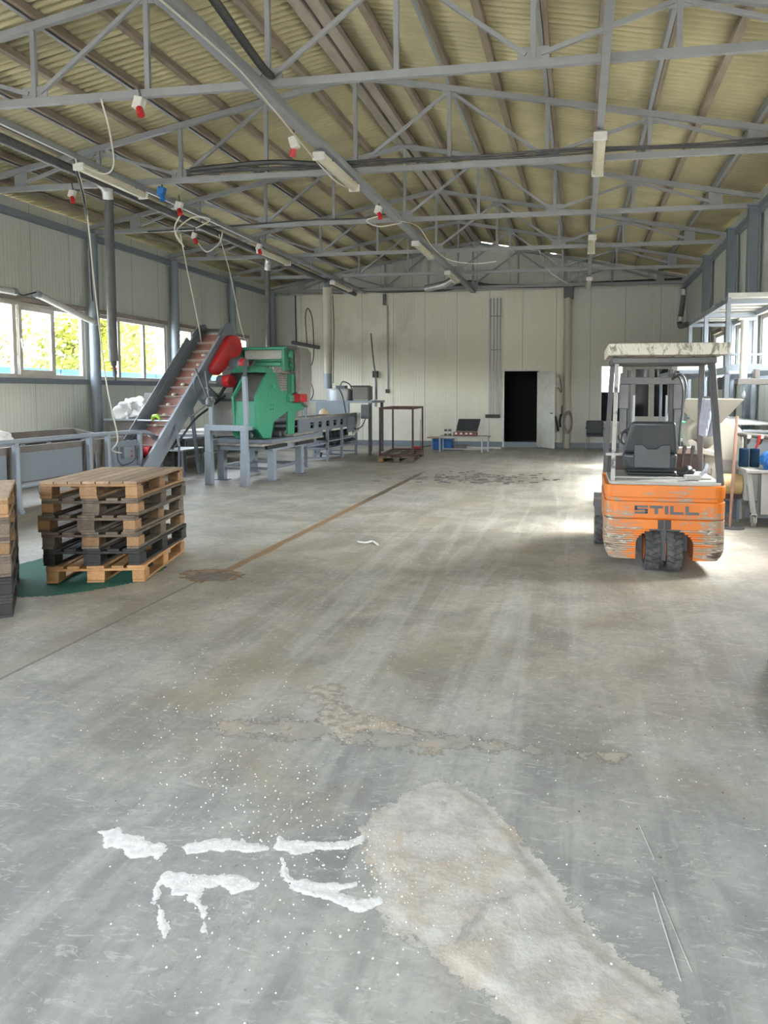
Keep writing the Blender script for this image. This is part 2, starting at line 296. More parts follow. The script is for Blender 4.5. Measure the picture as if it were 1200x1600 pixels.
def orange_mat():
    m, n, l, p = newmat('worn_orange_paint'); v = coords(n, l, kind='Object')
    f = noise(n, l, v, 2.2, 10, 0.72, 0.6)
    base = mix(n, l, ramp(n, l, noise(n, l, v, 1.3, 5), 0.35, 0.7), (0.70, 0.185, 0.010), (0.52, 0.125, 0.010))
    s = noise(n, l, coords(n, l, (2.5, 2.5, 24)), 1.6, 8, 0.75, 0.4)
    geo = n.new('ShaderNodeTexCoord'); sp = n.new('ShaderNodeSeparateXYZ'); l.new(geo.outputs['Object'], sp.inputs[0])
    side = mth(n, l, 'ABSOLUTE', sp.outputs[0])
    edge = n.new('ShaderNodeMapRange'); edge.inputs['From Min'].default_value = 0.18; edge.inputs['From Max'].default_value = 0.42; l.new(side, edge.inputs['Value'])
    low = n.new('ShaderNodeMapRange'); low.inputs['From Min'].default_value = 0.74; low.inputs['From Max'].default_value = 0.30; l.new(sp.outputs[2], low.inputs['Value'])
    wear = mth(n, l, 'ADD', mth(n, l, 'MULTIPLY', mth(n, l, 'MULTIPLY', edge.outputs[0], low.outputs[0]), 0.11), mth(n, l, 'MULTIPLY', mth(n, l, 'ADD', s, f), 0.5))
    base = mix(n, l, ramp(n, l, wear, 0.545, 0.58), base, (0.30, 0.235, 0.17))
    wh = ramp(n, l, noise(n, l, coords(n, l, (5, 5, 30)), 2.0, 6, 0.7), 0.52, 0.56)
    base = mix(n, l, mth(n, l, 'MULTIPLY', ramp(n, l, wear, 0.60, 0.625), wh), base, (0.72, 0.68, 0.6))
    base = mix(n, l, ramp(n, l, wear, 0.63, 0.65), base, (0.09, 0.06, 0.045))
    l.new(base, p.inputs['Base Color']); p.inputs['Roughness'].default_value = 0.42
    b = n.new('ShaderNodeBump'); b.inputs['Strength'].default_value = 0.4; b.inputs['Distance'].default_value = 0.01
    l.new(wear, b.inputs['Height']); l.new(b.outputs[0], p.inputs['Normal']); return m
M['orange'] = orange_mat()
def foam_mat():
    m, n, l, p = newmat('dirty_foam_slab'); v = coords(n, l)
    f = ramp(n, l, noise(n, l, coords(n, l, (3, 3, 1.2)), 4, 9, 0.75, 1.0), 0.51, 0.60)
    l.new(mix(n, l, mth(n, l, 'MULTIPLY', f, 0.8), (0.74, 0.70, 0.62), (0.14, 0.12, 0.10)), p.inputs['Base Color'])
    p.inputs['Roughness'].default_value = 0.9
    b = n.new('ShaderNodeBump'); b.inputs['Strength'].default_value = 0.9; b.inputs['Distance'].default_value = 0.01
    l.new(noise(n, l, v, 30, 6), b.inputs['Height']); l.new(b.outputs[0], p.inputs['Normal']); return m
M['foam'] = foam_mat()
def worn_post():
    m, n, l, p = newmat('worn_white_grey_paint'); v = coords(n, l)
    f = ramp(n, l, noise(n, l, v, 5, 5, 0.6), 0.50, 0.56)
    l.new(mix(n, l, f, (0.44, 0.43, 0.41), (0.10, 0.10, 0.10)), p.inputs['Base Color']); return m
M['wornpost'] = worn_post()
def leaf_mat(name, c, c2):
    m, n, l, p = newmat(name); v = coords(n, l)
    l.new(mix(n, l, noise(n, l, v, 1.3, 3), c, c2), p.inputs['Base Color']); p.inputs['Roughness'].default_value = 0.6
    p.inputs['Transmission Weight'].default_value = 0.0
    d = n.new('ShaderNodeBsdfTranslucent'); d.inputs[0].default_value = (*c, 1)
    s = n.new('ShaderNodeMixShader'); s.inputs[0].default_value = 0.45
    l.new(p.outputs[0], s.inputs[1]); l.new(d.outputs[0], s.inputs[2]); l.new(s.outputs[0], n['Material Output'].inputs[0]); return m
M['leaf'] = leaf_mat('spring_leaves', (0.13, 0.15, 0.016), (0.18, 0.185, 0.045))
M['leaf_pale'] = leaf_mat('pale_budding_leaves', (0.21, 0.165, 0.12), (0.18, 0.185, 0.07))
M['bark'] = paint('bark', (0.10, 0.07, 0.06), 0.8, 0, (0.15, 0.1, 0.08), 0.5, 6)
M['ground'] = paint('outside_ground', (0.50, 0.48, 0.44), 0.9, 0, (0.35, 0.36, 0.28), 0.5, 0.4)
M['outwall'] = paint('outside_pale_wall', (0.50, 0.49, 0.46), 0.8, 0, (0.4, 0.38, 0.36), 0.3, 0.6)
M['outblue'] = paint('outside_blue_sheet', (0.014, 0.032, 0.06), 0.95, 0, (0.03, 0.05, 0.08), 0.4, 0.8, spec=0.0)

# ------------------------------------------------------------------ building helpers
ORG = {}
def thing(name, label, cat, loc, group=None):
    o = bpy.data.objects.new(name, None); col.objects.link(o); o.location = loc; o.empty_display_size = 0.1
    ORG[o] = V(loc); o['label'] = label; o['category'] = cat
    if group: o['group'] = group
    return o
def rotm(axis, ang): return Matrix.Rotation(ang, 3, axis)
class MB:
    def __init__(s): s.b = bmesh.new()
    def hexa(s, pts):
        v = [s.b.verts.new(p) for p in pts]
        for f in ((0, 3, 2, 1), (4, 5, 6, 7), (0, 1, 5, 4), (1, 2, 6, 5), (2, 3, 7, 6), (3, 0, 4, 7)): s.b.faces.new([v[i] for i in f])
        return s
    def box(s, x0, x1, y0, y1, z0, z1):
        return s.hexa([(x0, y0, z0), (x1, y0, z0), (x1, y1, z0), (x0, y1, z0), (x0, y0, z1), (x1, y0, z1), (x1, y1, z1), (x0, y1, z1)])
    def obox(s, c, size, rot):
        c = V(c); P = []
        for sz in (-1, 1):
            for sx, sy in ((-1, -1), (1, -1), (1, 1), (-1, 1)):
                P.append(c + rot @ V((sx*size[0]/2, sy*size[1]/2, sz*size[2]/2)))
        return s.hexa(P)
    def bar(s, p, q, w, h, upv=(0, 0, 1)):
        p, q = V(p), V(q); d = (q-p).normalized(); u = V(upv)
        if abs(d.dot(u)) > 0.98: u = V((0, 1, 0))
        x = d.cross(u).normalized(); z = x.cross(d).normalized(); P = []
        for e in (p, q):
            for sx, sz in ((-1, -1), (1, -1), (1, 1), (-1, 1)): P.append(e + x*sx*w/2 + z*sz*h/2)
        return s.hexa([P[0], P[1], P[2], P[3], P[4], P[5], P[6], P[7]])
    def ring(s, c, u, w, r, n):
        return [s.b.verts.new(c + u*math.cos(2*PI*i/n)*r + w*math.sin(2*PI*i/n)*r) for i in range(n)]
    def tube(s, pts, r, n=8, caps=True):
        pts = [V(p) for p in pts]; rs = r if isinstance(r, (list, tuple)) else [r]*len(pts)
        d0 = (pts[1]-pts[0]).normalized(); u = d0.orthogonal().normalized(); rings = []
        for i, p in enumerate(pts):
            a = pts[max(i-1, 0)]; b = pts[min(i+1, len(pts)-1)]; d = (b-a).normalized()
            u = (u - d*u.dot(d)).normalized(); rings.append(s.ring(p, u, d.cross(u), rs[i], n))
        for A, B in zip(rings, rings[1:]):
            for i in range(n): s.b.faces.new((A[i], A[(i+1) % n], B[(i+1) % n], B[i]))
        if caps: s.b.faces.new(rings[0][::-1]); s.b.faces.new(rings[-1])
        return s
    def cyl(s, p, q, r, n=20): return s.tube([p, q], r, n)
    def lathe(s, c, prof, n=24, axis='Z'):
        c = V(c); rings = []
        for r, h in prof:
            R = []
            for i in range(n):
                a = 2*PI*i/n; x, y = r*math.cos(a), r*math.sin(a)
                R.append(s.b.verts.new(c + (V((x, y, h)) if axis == 'Z' else V((h, x, y)) if axis == 'X' else V((x, h, y)))))
            rings.append(R)
        for A, B in zip(rings, rings[1:]):
            for i in range(n): s.b.faces.new((A[i], A[(i+1) % n], B[(i+1) % n], B[i]))
        s.b.faces.new(rings[0][::-1]); s.b.faces.new(rings[-1]); return s
    def prism(s, poly, axis, a, b):
        def P(u, w, t): return (t, u, w) if axis == 'X' else (u, t, w) if axis == 'Y' else (u, w, t)
        A = [s.b.verts.new(P(u, w, a)) for u, w in poly]; B = [s.b.verts.new(P(u, w, b)) for u, w in poly]
        n = len(poly); s.b.faces.new(A[::-1]); s.b.faces.new(B)
        for i in range(n): s.b.faces.new((A[i], A[(i+1) % n], B[(i+1) % n], B[i]))
        return s
    def xform(s, mat):
        bmesh.ops.transform(s.b, matrix=mat, verts=s.b.verts); return s
    def build(s, name, m, parent=None, bevel=0.0, smooth=False, segs=2, kind=None, wave=None):
        if parent is not None:
            o = parent
            while o.parent: o = o.parent
            off = ORG.get(o, V((0, 0, 0)))
            bmesh.ops.translate(s.b, verts=s.b.verts, vec=-off)
        bmesh.ops.recalc_face_normals(s.b, faces=s.b.faces)
        me = bpy.data.meshes.new(name); s.b.to_mesh(me); s.b.free(); me.materials.append(M[m] if isinstance(m, str) else m)
        if smooth:
            for f in me.polygons: f.use_smooth = True
            try: me.set_sharp_from_angle(angle=math.radians(40))
            except Exception: pass
        ob = bpy.data.objects.new(name, me); col.objects.link(ob)
        if parent is not None: ob.parent = parent
        if bevel > 0:
            bv = ob.modifiers.new('bevel', 'BEVEL'); bv.width = bevel; bv.segments = segs; bv.limit_method = 'ANGLE'; bv.angle_limit = math.radians(35)
        if kind: ob['kind'] = kind
        return ob
def tag(o, label, cat, group=None, kind=None):
    o['label'] = label; o['category'] = cat
    if group: o['group'] = group
    if kind: o['kind'] = kind
    return o
def struct(o, label=None, cat=None):
    o['kind'] = 'structure'
    if label: o['label'] = label
    if cat: o['category'] = cat
    return o
def copy_tree(o, parent=None):
    c = o.copy(); col.objects.link(c)
    if parent is not None: c.parent = parent
    for ch in list(o.children): copy_tree(ch, c)
    return c
def sag(p, q, drop, n=14):
    p, q = V(p), V(q)
    return [p.lerp(q, i/n) - V((0, 0, drop*4*(i/n)*(1-i/n))) for i in range(n+1)]
def smooth_path(pts, k=6):
    pts = [V(p) for p in pts]; P = [pts[0]]+pts+[pts[-1]]; out = []
    for i in range(1, len(P)-2):
        a, b, c, d = P[i-1], P[i], P[i+1], P[i+2]
        for j in range(k):
            t = j/k
            out.append(0.5*((2*b)+(c-a)*t+(2*a-5*b+4*c-d)*t*t+(3*b-a-3*c+d)*t*t*t))
    out.append(pts[-1]); return out
def cable(name, pts, r, m, label, cat='cable', group=None, smoothp=True):
    o = MB().tube(smooth_path(pts) if smoothp else pts, r, 6).build(name, m, smooth=True)
    return tag(o, label, cat, group)
ORD = ['first', 'second', 'third', 'fourth', 'fifth', 'sixth', 'seventh', 'eighth', 'ninth', 'tenth']
# ================================================================== SETTING
XL, XR, YB, YF = -9.6, 2.95, 22.1, -6.0
RX = -3.15
def roof_z(x): return 6.20 - 0.19*abs(x-RX)
struct(MB().box(XL-0.1, XR+0.1, YF-0.1, YB+0.7, -0.12, 0).build('floor', 'floor'), 'worn grey concrete floor of the hall', 'floor')
tag(MB().box(-60, 45, -40, 60, -0.3, -0.14).build('outside_ground', 'ground'), 'pale ground outside the hall', 'ground', kind='structure')
# roof of corrugated sheet, corrugations run down the slope
for side, s in (('left', -1), ('right', 1)):
    b = bmesh.new(); pitchy = 0.117; ny = int((YB+0.32-YF+0.3)/(pitchy/8))
    xe = (XL-0.35) if s < 0 else (XR+0.35); rows = []
    for j in range(ny+1):
        y = YF-0.3 + j*pitchy/8; dz = 0.024*math.sin(2*PI*y/pitchy)
        rows.append([b.verts.new((x, y, roof_z(x)+dz+0.02)) for x in (RX, RX+(xe-RX)/2, xe)])
    for A, B in zip(rows, rows[1:]):
        for i in range(2): b.faces.new((A[i], A[i+1], B[i+1], B[i]))
    top = MB(); top.b.free(); top.b = b
    o = top.build('ceiling', 'roof', smooth=True)
    sol = o.modifiers.new('thick', 'SOLIDIFY'); sol.thickness = 0.012; sol.offset = 0
    struct(o, 'corrugated beige roof sheets on the %s slope' % side, 'ceiling')
# side walls
def side_wall(X, sgn, name, bays, zs, zt, label):
    t = 0.12; x0, x1 = (X-t, X) if sgn < 0 else (X, X+t)
    m = MB().box(x0, x1, YF, YB+0.6, 0, zs).box(x0, x1, YF, YB+0.6, zt, roof_z(X)-0.03)
    edges = [YF]+[e for bay in bays for e in bay]+[YB+0.6]
    for i in range(0, len(edges), 2):
        if edges[i+1] > edges[i]: m.box(x0, x1, edges[i], edges[i+1], zs, zt)
    struct(m.build(name, 'wall_side'), label, 'wall')
ZS, ZT = 1.88, 3.20
LB = [(-4.5, -1.1), (-0.8, 1.2), (1.45, 4.15), (4.4, 7.1), (7.4, 10.05), (10.33, 13.1), (13.33, 16.02), (16.3, 19.0), (19.3, 20.35)]
side_wall(XL, -1, 'wall_left', LB, ZS, ZT, 'left wall of grey green ribbed panels above and below the window band')
RB = [(7.4, 10.05), (10.33, 13.1), (13.33, 15.0), (16.35, 17.4)]
side_wall(XR, 1, 'wall_right', RB, 1.9, 2.92, 'right wall of pale ribbed panels with a window band')
wi = 0
def window(X, sgn, y0, y1, z0, z1, cuts, sash=None):
    global wi
    wi += 1
    o = bpy.data.objects.new('window_%d' % wi, None); col.objects.link(o); o.location = (X, y0, z0); ORG[o] = V((X, y0, z0))
    o['kind'] = 'structure'; o['label'] = '%s wall window with frame and mullions' % ('left' if sgn < 0 else 'right'); o['category'] = 'window'
    a, b_ = (X-0.09, X-0.02) if sgn < 0 else (X+0.02, X+0.09); w = 0.07
    MB().box(a, b_, y0, y1, z0, z0+w).box(a, b_, y0, y1, z1-w, z1).box(a, b_, y0, y0+w, z0+w, z1-w).box(a, b_, y1-w, y1, z0+w, z1-w).build('window_frame', 'frame', o, 0.006)
    ed = [y0]+list(cuts)+[y1]
    for c in cuts: MB().box(a, b_, c-0.045, c+0.045, z0+w, z1-w).build('mullion', 'frame', o, 0.006)
    for i in range(len(ed)-1):
        MB().box((a+b_)/2-0.004, (a+b_)/2+0.004, ed[i]+0.045, ed[i+1]-0.045, z0+w, z1-w).build('pane', 'glass', o)
    if sash is not None:
        s0, s1 = ed[sash]+0.045, ed[sash+1]-0.045; a2, b2 = (b_, b_+0.05) if sgn < 0 else (a-0.05, a); k = 0.075
        s_ = MB().box(a2, b2, s0, s1, z0+w-0.02, z0+w+k).box(a2, b2, s0, s1, z1-w-k, z1-w+0.02).box(a2, b2, s0, s0+k, z0+w+k, z1-w-k).box(a2, b2, s1-k, s1, z0+w+k, z1-w-k).build('sash', 'frame', o, 0.008)
        xh = b2 if sgn < 0 else a2-0.04
        MB().box(xh, xh+0.04, s0+0.02, s0+0.05, 2.5, 2.56).box(xh+0.015, xh+0.04, s0+0.02, s0+0.05, 2.4, 2.52).build('window_handle', 'white', s_, 0.005)
    # sill and head rail
    xa, xb = (X-0.02, X+0.05) if sgn < 0 else (X-0.05, X+0.02)
    MB().box(xa, xb, y0, y1, z0-0.10, z0).build('window_sill', 'steel', o, 0.005)
    MB().box(xa, xb, y0, y1, z1, z1+0.09).build('window_head', 'timber', o, 0.005)
for i, (y0, y1) in enumerate(LB):
    cuts = [(y0*2+y1)/3, (y0+2*y1)/3] if y1-y0 > 1.5 else []
    if i == 5: cuts = [11.29, 12.24]
    if i == 6: cuts = [14.22, 15.14]
    window(XL, -1, y0, y1, ZS, ZT, cuts, 1 if i in (2, 5) else None)
for i, (y0, y1) in enumerate(RB):
    cuts = [(y0*2+y1)/3, (y0+2*y1)/3] if y1-y0 > 1.9 else ([(y0+y1)/2] if y1-y0 > 1.2 else [])
    window(XR, 1, y0, y1, 1.9, 2.92, cuts)
# eaves trim along the wall heads
struct(MB().box(XL, XL+0.10, YF, YB+0.5, 4.62, 4.74).build('trim_1', 'column'), 'grey steel eaves rail on the left wall', 'trim')
struct(MB().box(XR-0.10, XR, YF, YB+0.5, 4.62, 4.74).build('trim_2', 'column'), 'grey steel eaves rail on the right wall', 'trim')
# back wall: cream panels with door, window and double door openings
def wall_with_holes(x0, x1, z0, z1, y0, y1, holes, name, m):
    mb = MB(); xs = sorted({x0, x1, *[h[0] for h in holes], *[h[1] for h in holes]})
    for a, b_ in zip(xs, xs[1:]):
        hs_ = [h for h in holes if h[0] <= a+1e-6 and h[1] >= b_-1e-6]
        if not hs_: mb.box(a, b_, y0, y1, z0, z1)
        else:
            h = hs_[0]
            if h[2] > z0: mb.box(a, b_, y0, y1, z0, h[2])
            mb.box(a, b_, y0, y1, h[3], z1)
    return mb.build(name, m)
holes = [(-2.24, -1.22, 0, 2.28), (0.60, 1.22, 0.78, 2.42), (1.45, 2.62, 0.0, 2.46)]
struct(wall_with_holes(-8.78, XR, 0, 4.67, YB, YB+0.12, holes, 'wall_back', 'wall_back'), 'cream panelled partition wall across the far end', 'wall')
struct(MB().box(XL, -8.78, YB+0.02, YB+0.12, 0, 4.67).build('wall_back_corner', 'wall_side'), 'narrow grey green panel in the far left corner', 'wall')
struct(MB().box(XL, -8.78, YB-0.03, YB+0.02, 3.02, 3.10).build('trim_3', 'column'), 'grey rail in the far left corner', 'trim')
g = MB(); gp = [(XL, 4.3), (XR, 4.3), (XR, roof_z(XR)-0.02), (-0.75, roof_z(-0.75)-0.02), (-0.75, roof_z(-0.75)-0.09), (-0.9, roof_z(-0.9)-0.09), (-0.9, roof_z(-0.9)-0.02), (-1.9, roof_z(-1.9)-0.02), (-1.9, roof_z(-1.9)-0.075), (-3.05, roof_z(-3.05)-0.075), (RX, roof_z(RX)-0.02), (XL, roof_z(XL)-0.02)]
g.prism(gp, 'Y', YB+0.16, YB+0.26); struct(g.build('wall_gable', 'gable'), 'grey gable panels above the far wall', 'wall')
struct(MB().box(XL, XR, YB+0.12, YB+0.16, 4.60, 4.67).build('ledge_back', 'timber'), 'dusty top of the far partition wall', 'trim')
struct(MB().box(XL, XR, YB-0.02, YB, 0.0, 0.16).build('baseboard_back', 'column'), 'grey blue skirting along the far wall', 'baseboard')
# room behind: darkness put into colour, back opening added to brighten the office window
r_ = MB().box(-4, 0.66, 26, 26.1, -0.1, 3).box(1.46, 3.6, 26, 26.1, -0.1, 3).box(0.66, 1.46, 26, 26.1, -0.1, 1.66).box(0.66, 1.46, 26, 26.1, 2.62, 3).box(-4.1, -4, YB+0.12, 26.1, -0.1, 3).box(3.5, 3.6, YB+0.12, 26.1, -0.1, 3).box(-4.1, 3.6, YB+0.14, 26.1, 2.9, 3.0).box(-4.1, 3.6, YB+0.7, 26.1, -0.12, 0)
struct(r_.build('wall_room_behind', 'dark'), 'room behind the far wall, its darkness put into near-black colour', 'wall')
# front wall with the open gate behind the camera
fw = MB().box(XL, -4.3, YF-0.12, YF, 0, 4.7).box(1.0, XR, YF-0.12, YF, 0, 4.7).box(-4.3, 1.0, YF-0.12, YF, 4.2, 4.7)
fw.prism([(XL, 4.7), (XR, 4.7), (XR, roof_z(XR)), (RX, roof_z(RX)), (XL, roof_z(XL))], 'Y', YF-0.12, YF)
struct(fw.build('wall_front', 'wall_side'), 'gate wall behind the camera', 'wall')

# door in the far wall
d1 = bpy.data.objects.new('door_1', None); col.objects.link(d1); d1.location = (-1.22, YB, 0); ORG[d1] = V((-1.22, YB, 0)); struct(d1, 'white panel door standing open beside the dark doorway', 'door')
MB().box(-2.29, -2.24, YB-0.03, YB+0.13, 0, 2.33).box(-1.22, -1.17, YB-0.03, YB+0.13, 0, 2.33).box(-2.24, -1.22, YB-0.03, YB+0.13, 2.28, 2.33).build('door_frame', 'white', d1, 0.005)
lf = MB().obox((-0.98, YB-0.42, 1.14), (0.98, 0.06, 2.22), rotm('Z', -1.02)).build('door_leaf', 'white', d1, 0.006)
MB().obox((-0.80, YB-0.79, 1.05), (0.12, 0.03, 0.03), rotm('Z', -1.02)).build('door_handle', 'darksteel', lf, 0.004)
# window of the office
w1 = bpy.data.objects.new('window_office', None); col.objects.link(w1); w1.location = (0.6, YB, 0.78); ORG[w1] = V((0.6, YB, 0.78)); struct(w1, 'white framed office window in the far wall', 'window')
fm = MB(); fm.box(0.56, 0.62, YB-0.04, YB+0.1, 0.74, 2.46).box(1.20, 1.26, YB-0.04, YB+0.1, 0.74, 2.46).box(0.62, 1.20, YB-0.04, YB+0.1, 0.74, 0.80).box(0.62, 1.20, YB-0.04, YB+0.1, 2.40, 2.46)
fm.build('window_frame', 'white', w1, 0.006); MB().box(0.62, 1.20, YB+0.02, YB+0.03, 0.80, 2.40).build('pane', 'glass', w1)
# white double door with dark glass
d2 = bpy.data.objects.new('door_2', None); col.objects.link(d2); d2.location = (1.45, YB, 0); ORG[d2] = V((1.45, YB, 0)); struct(d2, 'white glazed double door in the far wall', 'door')
fm = MB(); fm.box(1.42, 1.50, YB-0.04, YB+0.1, 0, 2.5).box(2.57, 2.65, YB-0.04, YB+0.1, 0, 2.5).box(1.50, 2.57, YB-0.04, YB+0.1, 2.42, 2.5).build('door_frame', 'white', d2, 0.006)
for a, b_ in ((1.50, 2.035), (2.035, 2.57)):
    k = MB().box(a, a+0.08, YB-0.03, YB+0.02, 0.04, 2.42).box(b_-0.08, b_, YB-0.03, YB+0.02, 0.04, 2.42).box(a+0.08, b_-0.08, YB-0.03, YB+0.02, 2.32, 2.42).box(a+0.08, b_-0.08, YB-0.03, YB+0.02, 0.04, 0.95).build('door_leaf', 'white', d2, 0.006)
    MB().box(a+0.08, b_-0.08, YB-0.01, YB, 0.95, 2.32).build('pane', 'darkglass', k)
    hx = 2.075 if a > 1.9 else 1.995
    MB().box(hx-0.012, hx+0.012, YB-0.07, YB-0.03, 1.0, 1.16).build('door_handle', 'white', k, 0.004)

# ================================================================== COLUMNS
def column(x, y, label, square=False, z1=4.72, r=0.1):
    t = thing('steel_column', label, 'column', (x, y, 0))
    if square:
        MB().box(x-0.09, x+0.09, y-0.016, y+0.016, 0, z1).box(x-0.09, x-0.075, y-0.09, y+0.09, 0, z1).box(x+0.075, x+0.09, y-0.09, y+0.09, 0, z1).build('shaft', 'column', t, 0.004)
    else: MB().cyl((x, y, 0), (x, y, z1), r, 24).build('shaft', 'column', t, smooth=True)
    MB().box(x-0.15, x+0.13, y-0.15, y+0.15, 0, 0.02).build('base_plate', 'column', t)
    MB().box(x-0.12, x+0.12, y-0.12, y+0.12, z1, z1+0.02).build('head_plate', 'column', t)
TY = [7.25, 10.21, 13.17, 16.13, 19.09, 21.75]
lc = ['beside the opening sash window', 'behind the white sacks', 'behind the top of the belt conveyor', 'in the far left corner']
for y, d in zip((13.2, 16.17, 19.12, 21.8), lc): column(XL+0.14, y, 'round grey steel column on the left wall, '+d)
for y, d in zip((13.17, 14.95, 17.75, 21.2), ('standing behind the steel rack', 'just beyond the steel rack', 'right of the glazed double door', 'in the far right corner')):
    if y == 13.17: column(XR-0.14, y, 'grey steel column on the right wall '+d, True)
    elif y != 21.2: column(XR-0.14, y, 'grey steel column on the right wall '+d, True)

# ================================================================== TRUSSES
def tc_z(x): return 5.99 - 0.19*abs(x-RX)     # underside of the top chord
NS = 1.335
def roof_truss(y, label):
    t = thing('roof_truss', label, 'truss', (RX, y, 4.70), 'roof trusses spanning the hall')
    h = 0.08; c = 0.06
    xl, xr = XL+0.05, XR-0.05
    MB().box(xl, xr, y-c/2, y+c/2, 4.70, 4.78).build('bottom_chord', 'truss', t, 0.004)
    for xe in (xl, xr):
        MB().bar((RX, y, tc_z(RX)+0.04), (xe, y, tc_z(xe)+0.04), c, h).build('top_chord', 'truss', t, 0.004)
    for k in range(-4, 5):
        x = RX+k*NS; w = 0.045
        if abs(k) == 4: MB().box(x-0.11, x+0.11, y-0.006, y+0.006, 4.78, tc_z(x)+0.04).build('gusset_plate', 'truss', t); continue
        MB().box(x-w/2-0.004, x+w/2+0.004, y-w/2, y+w/2, 4.78, tc_z(x)+0.02).build('vertical_strut', 'truss', t, 0.003)
        if k % 2 == 0: MB().box(x-0.15, x+0.15, y-0.005, y+0.005, 4.76, 4.90).build('gusset_plate', 'truss', t)
        else: MB().box(x-0.10, x+0.10, y-0.005, y+0.005, tc_z(x)-0.09, tc_z(x)+0.02).build('gusset_plate', 'truss', t)
    for k in (-3, -1, 1, 3):
        for e in (-1, 1):
            xt = RX+k*NS; xb = RX+(k+e)*NS
            MB().bar((xt+e*0.05, y, tc_z(xt)-0.03), (xb-e*0.07, y, 4.83), 0.04, 0.045).build('diagonal_strut', 'truss', t, 0.003)
    return t
tl = ['nearest the camera, top edge of the photo', 'second from the camera, with the black cable bundle lying on it', 'third from the camera, above the near end of the belt conveyor', 'fourth from the camera', 'fifth from the camera', 'last one, right above the far wall']
for y, d in zip(TY, tl): roof_truss(y, 'grey steel roof truss, '+d)

# ================================================================== PURLINS
for s, nm in ((-1, 'left'), (1, 'right')):
    for j in range(2, 10):
        k = j*0.5; x = RX+s*k*NS
        if x < XL+0.1 or x > XR-0.1: continue
        zt = roof_z(x)-0.012; zb = tc_z(x)+0.085
        steel = (j % 2 == 0)
        m = MB()
        lab = ('grey steel' if steel else 'brown timber')+' roof purlin, %s from the ridge on the %s slope' % (ORD[j-1], nm)
        if steel:
            t = thing('roof_purlin', lab, 'purlin', (x, YF, zb), 'purlins under the corrugated roof')
            MB().box(x-0.028, x-0.022, YF, YB+0.5, zb, zt).box(x-0.022, x+0.02, YF, YB+0.5, zb, zb+0.008).build('steel_channel', 'truss', t)
            MB().box(x+0.030, x+0.085, YF, YB+0.5, zb+0.02, zt).build('timber_batten', 'purlin', t, 0.004)
        else: tag(m.box(x-0.045, x+0.045, YF, YB+0.5, zb+0.03, zt).build('roof_purlin', 'purlin', None, 0.005), lab, 'purlin', 'purlins under the corrugated roof')
    x = RX+s*0.5*NS*0.99; zt = roof_z(x)-0.012
    tag(MB().box(x-0.045, x+0.045, YF, YB+0.5, tc_z(x)+0.10, zt).build('roof_purlin', 'purlin', None, 0.005), 'brown timber roof purlin, first from the ridge on the %s slope' % nm, 'purlin', 'purlins under the corrugated roof')
    tag(MB().box(RX+s*0.10-0.075, RX+s*0.10+0.075, YF, YB+0.5, tc_z(RX)+0.06, roof_z(RX+0.17)-0.012).build('ridge_beam', 'timber', None, 0.006), 'wide grey timber ridge plank on the %s of the pair' % nm, 'beam', 'pair of ridge planks')

# ================================================================== OVERHEAD RAILS, PIPES, LAMPS
tag(MB().box(0.15, 0.23, 2.0, YB-0.2, 4.64, 4.695).build('lamp_rail', 'truss', None, 0.004), 'thin grey steel lamp rail running lengthwise on the right', 'rail')
tag(MB().box(-3.24, -3.10, 2.0, YB-0.1, 4.60, 4.695).build('cable_tray', 'truss', None, 0.006), 'broad grey cable tray running lengthwise under the ridge', 'rail')
tag(MB().box(-6.45, -6.41, 2.0, YB-0.4, 4.62, 4.695).build('lamp_rail', 'galv', None, 0.004), 'thin bright steel lamp rail running lengthwise on the left', 'rail')
tag(MB().cyl((-6.78, 2.0, 4.62), (-6.78, YB-0.3, 4.62), 0.062, 16).build('overhead_pipe', 'darksteel', smooth=True), 'long dark pipe running lengthwise beside the left lamp rail', 'pipe')
def lamp(x, y0, y1, label, z=4.58):
    t = thing('fluorescent_lamp', label, 'lamp', (x, (y0+y1)/2, z), 'fluorescent tube lamps under the rails')
    MB().box(x-0.05, x+0.05, y0, y1, z-0.005, z+0.03).build('housing', 'galv', t, 0.01)
    MB().prism([(x-0.075, z), (x-0.06, z-0.06), (x-0.03, z-0.085), (x+0.03, z-0.085), (x+0.06, z-0.06), (x+0.075, z)], 'Y', y0+0.02, y1-0.02).build('diffuser', 'tubelamp', t, 0.01, True)
    for y in (y0+0.01, y1-0.01): MB().box(x-0.078, x+0.078, y-0.02, y+0.02, z-0.088, z+0.01).build('end_cap', 'white', t, 0.01)
    for y in (y0+0.3, y1-0.3): MB().box(x-0.09, x+0.09, y-0.012, y+0.012, z-0.02, z+0.01).build('clip', 'galv', t)
lamp(0.19, 8.75, 10.2, 'fluorescent lamp on the right rail, nearest the camera')
lamp(0.19, 14.3, 15.75, 'fluorescent lamp on the right rail, second from the camera')
lamp(0.19, 19.4, 20.85, 'fluorescent lamp on the right rail, third from the camera')
lamp(-3.17, 8.75, 10.2, 'fluorescent lamp under the middle cable tray, nearest the camera', 4.54)
lamp(-3.17, 14.1, 15.6, 'fluorescent lamp under the middle cable tray, second from the camera', 4.54)
lamp(-3.17, 17.6, 19.0, 'fluorescent lamp under the middle cable tray, third from the camera', 4.54)
lamp(-6.43, 8.75, 10.2, 'fluorescent lamp on the left rail, nearest the camera')
lamp(-6.55, 14.5, 16.0, 'fluorescent lamp on the left rail, second from the camera')
lamp(-6.50, 18.9, 20.4, 'fluorescent lamp on the left rail, third from the camera')
